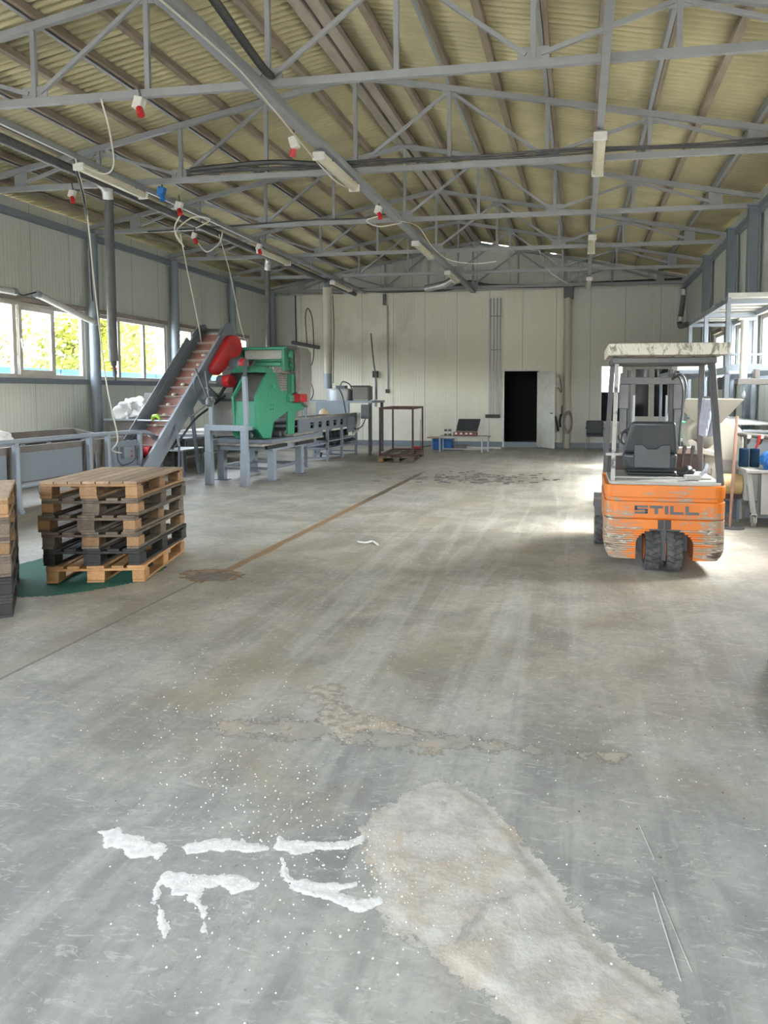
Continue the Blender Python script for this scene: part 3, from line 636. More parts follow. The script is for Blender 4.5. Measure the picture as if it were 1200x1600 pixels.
# broken-down tube lamps hanging at the left wall
def loose_lamp(p, q, label, r=0.045):
    t = thing('tube_lamp', label, 'lamp', p)
    p, q = V(p), V(q); d = (q-p).normalized()
    MB().tube([p, p+d*0.08, q-d*0.08, q], [r*0.8, r, r, r*0.8], 12).build('lamp_tube', 'white', t, smooth=True)
    MB().cyl(p-d*0.02, p+d*0.06, r*1.12, 12).build('end_cap', 'galv', t, smooth=True)
    MB().cyl(q-d*0.06, q+d*0.02, r*1.12, 12).build('end_cap', 'galv', t, smooth=True)
loose_lamp((-9.3, 11.45, 3.33), (-9.3, 13.0, 2.98), 'grey tube lamp hanging askew in front of the left windows', 0.06)
loose_lamp((-9.3, 9.3, 3.28), (-9.3, 10.95, 3.30), 'grey tube lamp on the left wall at the photo edge', 0.055)
cable('lamp_cable', [(-9.3, 10.95, 3.30), (-9.28, 11.1, 3.26), (-9.28, 11.25, 3.30), (-9.3, 11.45, 3.36)], 0.012, 'black', 'short black cable joining the two tube lamps on the left wall')
# cable bundle on the second truss and the black hose
MBc = MB()
for i in range(3):
    MBc.tube(smooth_path([(x, 10.21-0.045-0.012*i, 4.80+0.022*i+0.014*math.sin(x*2.3+i)) for x in [-5.7+j*0.6 for j in range(15)]], 3), 0.013, 6)
tag(MBc.build('cable_bundle', 'black', smooth=True), 'black cable bundle lying along the second roof truss', 'cable')
cable('rubber_hose', [(-5.62, 10.14, 4.86), (-5.2, 10.13, 4.88), (-4.4, 10.12, 4.90), (-3.7, 10.12, 4.84), (-3.2, 10.1, 4.78)], 0.035, 'black', 'thick black hose on the second roof truss, left of the middle tray', 'hose')
cable('rubber_hose', [(-2.85, 5.2, 4.74), (-2.92, 6.0, 4.70), (-3.02, 6.8, 4.72), (-3.1, 7.2, 4.80)], 0.04, 'black', 'thick black hose along the middle tray before the nearest truss', 'hose')
cable('power_cable', [(-8.2, 13.12, 4.70), (-6.4, 13.10, 4.74), (-5.0, 13.10, 4.79), (-4.0, 13.10, 4.78), (-3.3, 13.1, 4.84), (-3.2, 13.1, 4.7)], 0.014, 'black', 'thin black cable along the third roof truss')
cable('power_cable', [(-3.18, 5.0, 4.585), (-3.12, 6.3, 4.585), (-3.16, 7.3, 4.56), (-3.22, 8.4, 4.50), (-3.26, 9.6, 4.45), (-3.24, 10.3, 4.52)], 0.010, 'cable', 'white cable running along the middle tray to its nearest lamp')
cable('power_cable', [(-5.0, 7.2, 4.70), (-5.05, 7.4, 4.45), (-5.35, 7.9, 4.25), (-5.9, 8.5, 4.35), (-6.38, 8.75, 4.55)], 0.009, 'cable', 'white cable drooping from the nearest truss to the left lamp rail')
cable('power_cable', [(-6.43, 8.7, 4.62), (-6.6, 9.12, 4.1), (-6.6, 9.24, 3.1), (-6.6, 9.40, 1.95), (-6.65, 9.6, 1.4), (-6.8, 9.95, 0.93), (-7.0, 10.1, 0.75), (-7.05, 10.4, 0.68)], 0.010, 'cable', 'long white cable hanging down to the feed hopper controls')
cable('power_cable', [(-6.47, 8.72, 4.62), (-6.62, 9.15, 4.0), (-6.70, 9.3, 3.2), (-6.72, 9.35, 2.9)], 0.016, 'black', 'black cable hanging beside the long white cable')
cable('power_cable', [(-6.75, 13.1, 4.68), (-6.54, 13.15, 3.86), (-6.36, 13.15, 2.96), (-6.28, 13.2, 2.6)], 0.008, 'cable', 'thin white cord hanging from the third truss to the green machine')
cable('power_cable', [(-7.43, 12.95, 4.60), (-7.42, 13.15, 3.98), (-7.15, 13.15, 2.52), (-6.91, 12.6, 1.55)], 0.012, 'cable', 'white cord hanging down to the belt conveyor motor')
cable('power_cable', [(-3.1, 12.4, 4.55), (-2.9, 13.1, 4.6), (-2.65, 13.15, 4.25), (-2.36, 13.15, 4.01), (-1.89, 13.15, 3.92), (-1.5, 13.15, 3.95)], 0.008, 'cable', 'thin white wire drooping right of the middle tray')
cable('power_cable', [(-0.9, 16.1, 4.68), (-0.75, 16.1, 4.3), (-0.3, 16.1, 3.95)], 0.008, 'cable', 'loose white wire end hanging right of the ridge')
cable('cable_bundle', [(-6.9, YB-0.05, 4.82), (-5.9, YB-0.1, 4.73), (-4.8, YB-0.1, 4.73), (-3.9, YB-0.1, 4.75), (-3.3, YB-0.1, 4.93), (-2.6, YB-0.1, 4.80), (-0.7, YB-0.1, 4.76), (0.7, YB-0.1, 4.80), (2.8, YB-0.1, 4.84)], 0.055, 'black', 'thick black cable bundle sagging along the top of the far wall')

# hanging sockets
def socket(p, label, mcol='red', yawa=0.0, s=1.0):
    t = thing('power_socket', label, 'socket', p)
    p = V(p); R = rotm('Z', yawa) @ rotm('Y', 0.3)
    MB().obox(p, (0.10*s, 0.09*s, 0.13*s), R).build('socket_box', 'white' if mcol == 'red' else mcol, t, 0.012)
    MB().tube([p+R @ V((0.03, -0.02, -0.05)), p+R @ V((0.09, -0.05, -0.12))], [0.034*s, 0.038*s], 14).build('socket_cover', mcol, t, smooth=True)
    MB().tube([p+R @ V((0, 0, 0.06)), p+V((0, 0.0, 0.16))], 0.012, 6).build('bracket', 'darksteel', t)
socket((-4.55, 7.18, 4.62), 'white and red power socket hanging under the nearest truss')
socket((-3.28, 8.25, 4.50), 'red and white power socket on the middle tray before its first lamp', yawa=PI)
socket((-3.17, 11.45, 4.50), 'white and red power socket on the middle tray beyond the second truss')
socket((-7.6, 10.18, 4.62), 'white socket under the second truss near the left wall', s=0.9)
socket((-6.15, 10.22, 4.60), 'blue power socket under the second truss', 'blue')
socket((-6.18, 10.75, 4.52), 'white and red power socket on the left rail right of the blue one')
socket((-7.15, 12.95, 4.55), 'white and red power socket under the third truss', yawa=0.3, s=0.9)
socket((-6.38, 14.1, 4.54), 'white and red power socket above the second lamp of the left rail')
cable('power_cable', [(-6.15, 10.78, 4.42), (-6.35, 10.9, 4.2), (-6.25, 11.0, 3.95), (-6.45, 11.1, 4.2), (-6.2, 11.2, 4.45), (-5.9, 11.2, 4.40), (-6.1, 11.1, 4.25)], 0.011, 'cable', 'tangle of white cable under the sockets of the left rail')
cable('power_cable', [(-7.1, 12.95, 4.45), (-6.9, 12.95, 4.25), (-6.65, 12.95, 4.4), (-6.6, 13.0, 4.62)], 0.012, 'cable', 'loop of white cable at the third truss socket')
cable('power_cable', [(-3.12, 11.4, 4.4), (-3.35, 11.4, 4.33), (-3.2, 11.6, 4.28), (-2.95, 11.8, 4.36), (-3.0, 12.3, 4.5)], 0.011, 'cable', 'loop of white cable below the middle tray socket')

# vertical pipes
def hang_pipe():
    t = thing('hose_pipe', 'thick grey hose pipe hanging before the left windows with a nozzle at its end', 'pipe', (-6.85, 9.97, 1.9))
    MB().tube([(-6.84, 9.95, 4.62), (-6.85, 9.97, 3.4), (-6.86, 9.98, 2.35), (-6.85, 9.98, 2.09)], 0.066, 18).build('hose', 'darksteel', t, smooth=True)
    MB().tube([(-6.85, 9.98, 2.09), (-6.85, 9.98, 2.02)], [0.045, 0.04], 12).build('nozzle', 'black', t, smooth=True)
    MB().tube([(-6.85, 9.98, 2.02), (-6.83, 9.98, 1.93), (-6.83, 9.98, 1.80)], [0.026, 0.03, 0.012], 10).build('hose_tip', 'black', t, smooth=True)
    MB().cyl((-6.90, 9.98, 1.98), (-6.80, 9.98, 1.98), 0.012, 8).build('tap', 'red', t)
    MB().tube([(-6.80, 9.7, 4.63), (-6.82, 9.9, 4.60), (-6.84, 9.95, 4.45)], [0.07, 0.09, 0.075], 14).build('foil_joint', 'foil', t, smooth=True)
hang_pipe()
t = thing('drop_pipe', 'dark vertical drop pipe behind the green machine', 'pipe', (-7.05, 16.0, 1.3))
MB().cyl((-7.05, 16.0, 1.3), (-7.05, 16.0, 4.62), 0.062, 16).build('pipe_shaft', 'darksteel', t, smooth=True)
MB().tube([(-6.9, 15.8, 4.63), (-7.0, 15.95, 4.58), (-7.05, 16.0, 4.42)], 0.085, 12).build('foil_joint', 'foil', t, smooth=True)
t = thing('exhaust_duct', 'pale vertical exhaust duct rising from the round tub to the roof', 'duct', (-6.72, 19.2, 1.75))
MB().cyl((-6.75, 19.2, 2.15), (-6.75, 19.2, 4.45), 0.115, 24).build('duct_pipe', 'beige', t, smooth=True)
MB().cyl((-6.75, 19.2, 1.74), (-6.75, 19.2, 2.15), 0.105, 24).build('duct_collar', 'steel_light', t, smooth=True)
MB().box(-6.82, -6.68, 19.13, 19.27, 4.45, 4.7).build('bracket', 'steel', t)
t = thing('wall_pipe', 'pale vertical pipe on the far wall right of the open door', 'pipe', (-0.38, YB-0.12, 0))
MB().cyl((-0.38, YB-0.12, 0), (-0.38, YB-0.12, 4.40), 0.11, 24).build('pipe_shaft', 'beige', t, smooth=True)
MB().box(-0.50, -0.22, YB-0.22, YB-0.02, 4.38, 4.75).build('pipe_head', 'darksteel', t, 0.01)
t = thing('corner_pipe', 'dark bent pipe with foil joints in the far right corner', 'pipe', (2.8, 21.6, 3.4))
MB().tube(smooth_path([(2.80, 21.6, 4.55), (2.80, 21.6, 4.3), (2.76, 21.6, 3.9), (2.72, 21.55, 3.60), (2.70, 21.2, 3.46), (2.72, 20.2, 3.42)]), 0.075, 14).build('pipe_shaft', 'darksteel', t, smooth=True)
MB().tube([(2.80, 21.6, 4.52), (2.80, 21.6, 4.35)], 0.10, 14).build('foil_joint', 'foil', t, smooth=True)
MB().tube([(2.74, 21.58, 3.74), (2.72, 21.56, 3.58)], 0.10, 14).build('foil_joint', 'foil', t, smooth=True)
t = thing('foil_elbow', 'short foil wrapped pipe end at the middle tray before the far wall', 'pipe', (-3.7, 20.4, 4.5))
MB().tube([(-4.35, 20.7, 4.58), (-3.75, 20.5, 4.66), (-3.45, 20.4, 4.80)], 0.10, 14).build('foil_wrap', 'foil', t, smooth=True)

# far wall fittings
t = thing('conduit_bank', 'four thin parallel conduits running down the far wall to a socket row', 'conduit', (-2.55, YB-0.02, 0.9))
for i in range(4):
    x = -2.66+i*0.10
    MB().cyl((x, YB-0.03, 0.98), (x, YB-0.03, 4.45), 0.017, 8).build('conduit', 'galv', t)
MB().box(-2.80, -2.36, YB-0.06, YB, 0.88, 0.98).build('socket_row', 'black', t, 0.006)
for z in (2.9, 3.9): MB().box(-2.70, -2.32, YB-0.04, YB, z, z+0.03).build('clamp', 'galv', t)
t = thing('wall_conduit', 'single thin conduit with a switch at its end on the far wall', 'conduit', (-5.84, YB, 1.65))
MB().cyl((-5.84, YB-0.03, 1.75), (-5.84, YB-0.03, 4.3), 0.018, 8).build('conduit', 'galv', t)
MB().box(-5.90, -5.80, YB-0.08, YB, 1.62, 1.74).build('switch', 'black', t, 0.006)
MB().box(-5.97, -5.88, YB-0.10, YB, 4.30, 4.64).build('junction_box', 'darksteel', t, 0.006)
t = thing('wall_switch', 'black switch box with a conduit on the far wall above the red frame', 'switch', (-6.24, YB, 2.1))
MB().box(-6.30, -6.14, YB-0.12, YB, 2.10, 2.30).build('switch_box', 'black', t, 0.01)
MB().cyl((-6.24, YB-0.04, 1.2), (-6.24, YB-0.04, 2.1), 0.02, 8).build('conduit', 'galv', t)
cable('power_cable', [(-5.48, 19.0, 3.20), (-5.43, 19.05, 2.5), (-5.38, 19.1, 2.03), (-5.36, 19.1, 1.45)], 0.022, 'darksteel', 'thin dark rod cable standing up from the tub platform')
cable('power_cable', [(-8.25, YB-0.5, 3.02), (-8.30, YB-0.5, 3.9), (-8.22, YB-0.5, 4.2), (-8.08, YB-0.5, 3.85), (-8.05, YB-0.5, 2.75), (-8.17, YB-0.6, 2.2), (-8.00, YB-0.7, 1.6), (-8.10, YB-1.2, 1.15)], 0.016, 'black', 'black cable looping up and down before the left part of the far wall')
cable('power_cable', [(-8.80, YB-0.04, 4.66), (-8.80, YB-0.04, 3.9), (-8.79, YB-0.04, 3.2)], 0.016, 'black', 'black cable down the seam of the far left wall corner')
cable('power_cable', [(-6.98, 20.3, 4.4), (-6.95, 20.3, 3.6), (-6.97, 20.3, 2.6), (-6.95, 20.2, 1.9)], 0.014, 'black', 'black cable beside the pale exhaust duct')
tag(MB().cyl((-8.8, YB-0.35, 3.18), (-7.85, YB-0.55, 3.0), 0.055, 14).build('bracket_arm', 'darksteel', smooth=True), 'dark pipe arm sticking out of the far wall at left', 'pipe')
cable('wall_wire', [(-7.7, YB-0.06, 4.6), (-7.6, YB-0.2, 3.9), (-7.2, YB-0.2, 3.3), (-6.8, YB-0.2, 3.1), (-6.5, YB-0.15, 3.25)], 0.01, 'cable', 'thin white wire drooping before the far wall')
t = thing('meter_box', 'small white meter box on the far wall beside the open door', 'box', (-0.70, YB, 1.85))
MB().box(-0.76, -0.60, YB-0.12, YB, 1.80, 2.10).build('box_body', 'white', t, 0.01)
MB().tube(smooth_path([(-0.64, YB-0.06, 1.8), (-0.55, YB-0.08, 1.65), (-0.56, YB-0.07, 1.9), (-0.62, YB-0.06, 2.15)]), 0.01, 6).build('meter_cord', 'black', t)
mb = MB()
for i in range(5):
    r = 0.20+0.02*i; mb.tube([(-0.33+0.09*math.cos(a)*(1+0.1*i), YB-0.27-0.012*i, 0.78+r*1.2*math.sin(a)) for a in [2*PI*k/24 for k in range(25)]], 0.009, 5)
tag(mb.build('cable_coil', 'timber', smooth=True), 'coil of pale cable hanging on the pipe by the far wall', 'cable')
mb = MB().tube([(-0.55, YB-0.06, 1.0), (-0.58, YB-0.08, 0.8), (-0.56, YB-0.1, 0.62)], 0.03, 8).tube([(-0.72, YB-0.06, 0.95), (-0.66, YB-0.08, 0.75), (-0.62, YB-0.1, 0.5)], 0.035, 8).tube([(-0.52, YB-0.06, 1.25), (-0.53, YB-0.06, 0.95)], 0.015, 6)
tag(mb.build('hanging_tools', 'black', smooth=True), 'dark hand tools hanging on the far wall left of the cable coil', 'tool')
# ================================================================== LEFT MACHINE LINE
# --- long feed hopper with guard rail
t = thing('feed_hopper', 'long grey feed hopper with tubular guard rail and flat side panels at the left wall', 'machine', (-7.3, 9.5, 0))
GX = -7.3
MB().tube(smooth_path([(GX, 6.6, 0.975), (GX, 8.5, 0.975), (GX, 10.4, 0.975), (GX, 11.2, 0.965), (GX, 11.55, 0.93), (GX, 11.78, 0.80), (GX, 11.84, 0.60), (GX, 11.80, 0.42), (GX, 11.7, 0.36)], 4), 0.034, 12).build('guard_rail', 'steel_light', t, smooth=True)
MB().tube([(GX, 6.6, 0.38), (GX, 11.72, 0.38)], 0.04, 10).build('lower_rail', 'steel_light', t, smooth=True)
for y in (8.5, 9.98, 10.42, 11.28, 7.0):
    MB().box(GX-0.03, GX+0.03, y-0.035, y+0.035, 0.38, 0.96).build('post', 'steel_light', t, 0.006)
MB().tube(smooth_path([(GX+0.02, 8.5, 0.9), (GX+0.02, 8.5, 0.45), (GX+0.02, 8.52, 0.12), (GX+0.02, 8.56, 0.02)]), 0.036, 10).build('leg', 'steel_light', t, smooth=True)
MB().tube(smooth_path([(GX+0.02, 8.9, 0.38), (GX+0.02, 8.92, 0.24), (GX+0.02, 9.05, 0.16), (GX+0.02, 9.5, 0.15), (GX+0.02, 9.9, 0.17), (GX+0.02, 9.98, 0.38)]), 0.032, 10).build('skid_loop', 'steel_light', t, smooth=True)
MB().box(GX-0.05, GX-0.035, 8.62, 9.86, 0.42, 0.815).build('side_panel', 'steel', t, 0.003)
MB().box(GX-0.05, GX-0.035, 6.6, 8.38, 0.42, 0.80).build('side_panel', 'steel', t, 0.003)
p_ = MB().box(GX-0.05, GX-0.035, 10.5, 11.24, 0.36, 0.835).build('side_panel', 'steel', t, 0.003)
MB().box(GX-0.035, GX+0.03, 10.80, 11.05, 0.55, 0.74).build('switch_box', 'steel', p_, 0.006)
for z in (0.58, 0.66): MB().cyl((GX+0.02, 10.99, z), (GX+0.045, 10.99, z), 0.013, 10).build('push_button', 'red', p_)
MB().tube(smooth_path([(GX+0.03, 10.62, 0.76), (GX+0.05, 10.60, 0.55), (GX+0.05, 10.75, 0.45), (GX+0.05, 11.05, 0.52), (GX+0.04, 11.08, 0.75)]), 0.009, 6).build('control_cord', 'black', p_)
# trough: two flared sides and a belt bed
MB().prism([(-7.46, 0.42), (-7.42, 0.42), (-7.38, 0.90), (-7.42, 0.90)], 'Y', 6.4, 10.9).prism([(-7.95, 0.42), (-7.99, 0.42), (-8.34, 1.03), (-8.30, 1.03)], 'Y', 6.4, 11.0).build('trough', 'brownsteel', t, 0.004)
MB().prism([(-8.32, 1.03), (-7.98, 0.42), (-7.42, 0.42), (-7.40, 0.9), (-7.9, 0.95)], 'Y', 10.96, 10.99).build('trough_end', 'brownsteel', t)
MB().box(-8.0, -7.42, 6.4, 11.6, 0.36, 0.42).build('belt_bed', 'belt', t)
for y in (8.8, 9.3, 10.05, 10.25): MB().bar((-7.40, y, 0.42), (-7.44, y, 0.92), 0.05, 0.03, (0, 1, 0)).build('rib', 'steel', t)
for y in (7.4, 9.2, 10.9): MB().box(-7.95, -7.88, y, y+0.07, 0, 0.4).build('leg', 'steel', t).parent = t
mt = MB().cyl((-7.40, 11.48, 0.62), (-7.22, 11.48, 0.62), 0.085, 16).build('gear_motor', 'red', t, smooth=True)
MB().cyl((-7.55, 11.38, 0.66), (-7.40, 11.40, 0.66), 0.10, 14).box(-7.56, -7.38, 11.2, 11.5, 0.48, 0.56).build('motor_body', 'steel', mt)
# sack lying in the hopper
def blob(name, c, size, m, label, cat, seed=1, amp=0.35, sub=4):
    b = bmesh.new(); bmesh.ops.create_icosphere(b, subdivisions=sub, radius=1.0); from mathutils import noise as nz
    for v in b.verts:
        p = v.co.copy(); d = 1+amp*(nz.fractal(p*1.6+V((seed*7.3, 0, 0)), 1.0, 2.0, 4))+amp*0.35*abs(nz.noise(p*5+V((seed, 0, 0))))
        v.co = V((p.x*size[0]*d, p.y*size[1]*d, max(p.z*size[2]*d, -size[2]*0.45)))+V(c)
    k = MB(); k.b.free(); k.b = b
    return tag(k.build(name, m, smooth=True), label, cat) if label else k
blob('plastic_sack', (-7.95, 8.75, 0.93), (0.22, 0.38, 0.16), 'sack', 'white plastic sack lying in the long feed hopper', 'sack', 3)
# --- sack bin behind
t = thing('sheet_metal_bin', 'dark sheet metal bin at the left wall filled with white sacks', 'bin', (-8.6, 13.1, 0))
z1 = 1.10
MB().box(-9.0, -8.15, 12.9, 12.93, 0.45, z1).box(-9.0, -8.15, 13.75, 13.78, 0.45, z1).box(-9.03, -9.0, 12.9, 13.78, 0.45, z1).box(-8.15, -8.12, 12.9, 13.78, 0.45, z1).box(-9.0, -8.15, 12.93, 13.75, 0.45, 0.48).build('bin_walls', 'brownsteel', t, 0.003)
MB().box(-9.08, -8.07, 12.86, 12.90, z1-0.02, z1+0.015).box(-9.08, -8.07, 13.78, 13.82, z1-0.02, z1+0.015).build('rim', 'galv', t, 0.004)
for x in (-9.0, -8.17):
    for y in (12.95, 13.7): MB().box(x-0.02, x+0.03, y, y+0.05, 0, 0.46).build('leg', 'steel', t)
MB().hexa([(-8.95, 13.80, 1.12), (-8.15, 13.80, 1.12), (-8.15, 13.84, 1.12), (-8.95, 13.84, 1.12), (-8.95, 14.05, 1.62), (-8.3, 14.05, 1.62), (-8.3, 14.09, 1.62), (-8.95, 14.09, 1.62)]).build('raised_lid', 'brownsteel', t)
blob('plastic_sack', (-8.72, 13.25, 1.22), (0.30, 0.28, 0.26), 'sack', 'crumpled white sack heaped in the left of the metal bin', 'sack', 5, 0.5)
blob('plastic_sack', (-8.36, 13.35, 1.17), (0.24, 0.26, 0.19), 'sack', 'crumpled white sack heaped in the right of the metal bin', 'sack', 9, 0.5)
blob('plastic_sack', (-8.25, 13.9, 1.28), (0.15, 0.14, 0.14), 'sack', 'small white sack behind the metal bin by the conveyor', 'sack', 12, 0.4)
# --- inclined belt conveyor
P0 = V((-7.08, 11.6, 0.90)); ya, el = 0.336, 0.916
D = V((math.sin(ya)*math.cos(el), math.cos(ya)*math.cos(el), math.sin(el))); N = V((-math.sin(ya)*math.sin(el), -math.cos(ya)*math.sin(el), math.cos(el))); S = V((math.cos(ya), -math.sin(ya), 0))
def cv(l, s, n): return P0+D*l+S*s+N*n
def cbox(mb, l0, l1, s0, s1, n0, n1): return mb.hexa([cv(l0, s0, n0), cv(l0, s1, n0), cv(l1, s1, n0), cv(l1, s0, n0), cv(l0, s0, n1), cv(l0, s1, n1), cv(l1, s1, n1), cv(l1, s0, n1)])
t = thing('belt_conveyor', 'steep inclined belt conveyor with brown cleated belt, grey sides and red drive guard', 'conveyor', (-7.0, 12.3, 0))
W = 0.70; LT = 2.38
for s, nm in ((0.0, 0), (-W, 1)):
    k = cbox(MB(), -0.72, LT, s-0.015, s+0.015, -0.27, 0.0)
    k.build('side_plate', 'steel', t, 0.004)
    cbox(MB(), -0.72, LT, s-0.03, s+0.03, 0.0, 0.025).build('edge_flange', 'steel', t, 0.003)
# flared guide plates over the far side
cbox(MB(), -0.3, LT-0.25, -W-0.02, -W+0.0, 0.0, 0.13).build('guide_plate', 'steel', t, 0.003)
hd = [cv(LT-0.12, 0.0, -0.30), cv(LT+0.16, 0.0, -0.24), cv(LT+0.24, 0.0, -0.05), cv(LT+0.10, 0.0, 0.06), cv(LT-0.15, 0.0, 0.06)]
for s in (0.0, -W):
    hp = MB(); q = [hp.b.verts.new(p+S*(s+0.018)) for p in hd]; q2 = [hp.b.verts.new(p+S*(s-0.018)) for p in hd]
    hp.b.faces.new(q); hp.b.faces.new(q2[::-1])
    for i in range(5): hp.b.faces.new((q[i], q2[i], q2[(i+1) % 5], q[(i+1) % 5]))
    hp.build('head_plate', 'steel', t)
belt = cbox(MB(), -0.72, LT+0.1, -W+0.03, -0.03, -0.15, -0.13); cbox(belt, -0.72, LT+0.1, -W+0.03, -0.03, -0.30, -0.285)
belt.build('belt', 'belt', t)
for i in range(14):
    l = -0.62+i*0.215
    if l > LT: break
    cbox(MB(), l, l+0.012, -W+0.05, -0.05, -0.13, -0.075).build('cleat', 'cleat', t)
MB().tube([cv(LT+0.1, -W+0.02, -0.2), cv(LT+0.1, -0.02, -0.2)], 0.10, 16).build('head_roller', 'darksteel', t, smooth=True)
random.seed(4)
for i in range(9):
    l = 0.0+i*0.23; c = cv(l, -0.45+0.25*random.random(), -0.10)
    b = MB(); b.lathe(c, [(0.01, 0.0), (0.045, 0.005), (0.05, 0.03), (0.025, 0.05)], 8)
    tag(b.build('clay_lump', 'beige', smooth=True), 'pale lump of material on the conveyor belt, %s from the bottom' % ORD[i], 'lump', 'pale lumps on the conveyor belt')
# cross bar with lime object on it
MB().tube([cv(0.22, -W-0.05, 0.10), cv(0.22, 0.12, 0.10)], 0.016, 8).build('cross_bar', 'galv', t)
ob = MB().tube([cv(0.22, -0.30, 0.115), cv(0.27, -0.25, 0.165), cv(0.28, -0.16, 0.17), cv(0.23, -0.09, 0.125)], [0.02, 0.035, 0.035, 0.02], 8).build('work_glove', 'yellowgreen', smooth=True)
tag(ob, 'lime green rubber glove draped over the conveyor cross bar', 'glove')
# drive: red belt guard, motor, mounting frame
def disc_plate(mb, centers, s0, s1):
    pts = []
    for (l, n, r, a0, a1) in centers:
        for i in range(9):
            a = a0+(a1-a0)*i/8; pts.append((l+r*math.cos(a), n+r*math.sin(a)))
    A = [mb.b.verts.new(cv(l, s0, n)) for l, n in pts]; B = [mb.b.verts.new(cv(l, s1, n)) for l, n in pts]; k = len(pts)
    mb.b.faces.new(A[::-1]); mb.b.faces.new(B)
    for i in range(k): mb.b.faces.new((A[i], A[(i+1) % k], B[(i+1) % k], B[i]))
    return mb
dg = disc_plate(MB(), [(2.22, -0.27, 0.21, -1.9, 1.25), (1.62, -0.20, 0.12, 1.25, 4.38)], 0.03, 0.15).build('belt_guard', 'red', t, 0.012)
fr = cbox(MB(), 1.2, 2.15, 0.03, 0.06, -0.64, -0.58); cbox(fr, 1.2, 2.15, 0.42, 0.45, -0.64, -0.58); cbox(fr, 1.2, 1.24, 0.06, 0.42, -0.64, -0.60); cbox(fr, 2.11, 2.15, 0.06, 0.42, -0.64, -0.60)
cbox(fr, 1.62, 2.12, 0.04, 0.45, -0.64, -0.625); cbox(fr, 1.25, 1.29, 0.03, 0.06, -0.64, -0.27); cbox(fr, 2.08, 2.12, 0.03, 0.06, -0.64, -0.27)
fr.build('motor_frame', 'darksteel', t, 0.004)
mo = MB().tube([cv(1.92, 0.17, -0.44), cv(1.92, 0.42, -0.44)], 0.12, 20).build('electric_motor', 'steel', t, smooth=True)
fins = MB()
for i in range(7): fins.tube([cv(1.92, 0.18+i*0.033, -0.44), cv(1.92, 0.19+i*0.033, -0.44)], 0.132, 20)
fins.build('cooling_fins', 'steel', mo)
MB().tube([cv(1.92, 0.42, -0.44), cv(1.92, 0.47, -0.44)], [0.115, 0.10], 20).build('fan_cover', 'red', mo, smooth=True)
gb = MB().tube([cv(1.52, 0.08, -0.42), cv(1.52, 0.24, -0.42)], 0.10, 16).build('gearbox', 'steel', t, smooth=True)
MB().tube([cv(1.50, 0.24, -0.42), cv(1.50, 0.40, -0.42)], [0.12, 0.115], 8).build('gear_motor', 'red', t, 0.006)
cbox(MB(), 0.95, 1.18, 0.02, 0.22, -0.42, -0.22).build('junction_box', 'steel', t, 0.006)
MB().tube(smooth_path([cv(1.18, 0.1, -0.1), cv(1.25, 0.12, 0.06), cv(1.1, 0.1, 0.05), cv(0.95, 0.1, -0.12)]), 0.013, 6).build('motor_cord', 'darksteel', t)
MB().tube(smooth_path([cv(1.3, 0.2, -0.6), cv(1.0, 0.15, -0.5), cv(0.6, 0.1, -0.36), cv(0.2, 0.06, -0.33), cv(-0.1, 0.03, -0.3)]), 0.02, 6).build('motor_cord', 'black', t)
# struts to the ground
MB().bar(cv(0.30, 0.02, -0.12), cv(-0.10, 0.30, -0.20), 0.04, 0.02).build('brace', 'steel', t)
MB().bar(cv(-0.10, 0.30, -0.20), V((-7.0, 11.95, 0.0)), 0.035, 0.035).build('leg', 'steel', t)
MB().bar(cv(-0.70, 0.0, -0.15), V((-7.22, 11.55, 0.0)), 0.05, 0.05).build('leg', 'steel', t)
MB().bar(cv(-0.70, -W, -0.15), V((-7.88, 11.8, 0.0)), 0.05, 0.05).build('leg', 'steel', t)
MB().bar(cv(1.6, -W, -0.25), V((-7.45, 13.5, 0.0)), 0.06, 0.06).build('leg', 'steel', t)
# --- stainless receiving box
t = thing('stainless_box', 'upright stainless steel box under the conveyor head', 'tank', (-6.5, 13.3, 0.78))
MB().box(-6.86, -6.10, 13.02, 13.6, 0.80, 1.46).build('box_body', 'stainless', t, 0.006)
MB().box(-6.86, -6.10, 13.02, 13.6, 1.50, 1.62).build('box_rim', 'stainless', t, 0.006)
MB().box(-6.84, -6.12, 13.04, 13.58, 1.45, 1.51).build('slot_shade', 'dark', t)  # near-black strip, the shade inside the slot given as colour
MB().hexa([(-6.8, 13.3, 1.62), (-6.6, 13.3, 1.62), (-6.6, 13.58, 1.62), (-6.8, 13.58, 1.62), (-6.85, 13.35, 2.1), (-6.62, 13.35, 2.1), (-6.62, 13.58, 2.1), (-6.85, 13.58, 2.1)]).build('chute', 'dusty', t)
for x, y in ((-6.85, 13.03), (-6.16, 13.03), (-6.85, 13.54), (-6.16, 13.54)): MB().box(x, x+0.05, y, y+0.05, 0.78, 0.8).build('leg', 'steel_light', t)
# --- bench with slabs along the left wall
t = thing('steel_bench', 'long low grey steel bench behind the conveyor at the left wall', 'bench', (-8.7, 15.5, 0))
MB().box(-9.3, -8.0, 13.95, 17.5, 0.62, 0.68).build('bench_top', 'steel', t, 0.004)
MB().box(-9.2, -8.1, 14.2, 17.3, 0.30, 0.60).build('lower_trough', 'brownsteel', t, 0.004)
for x in (-9.25, -8.06):
    for y in (14.0, 15.7, 17.4): MB().box(x, x+0.05, y-0.05, y, 0, 0.62).build('leg', 'steel', t)
tag(MB().box(-8.75, -8.0, 14.6, 17.3, 0.682, 0.74).build('panel_slab', 'white', None, 0.006), 'lower pale slab lying on the low steel bench', 'slab', 'pale slabs on the bench')
tag(MB().box(-8.72, -8.02, 14.9, 17.4, 0.742, 0.80).build('panel_slab', 'white', None, 0.006), 'upper pale slab lying on the low steel bench', 'slab', 'pale slabs on the bench')
t = thing('side_table', 'small grey table beside the foot of the conveyor', 'table', (-8.0, 13.9, 0))
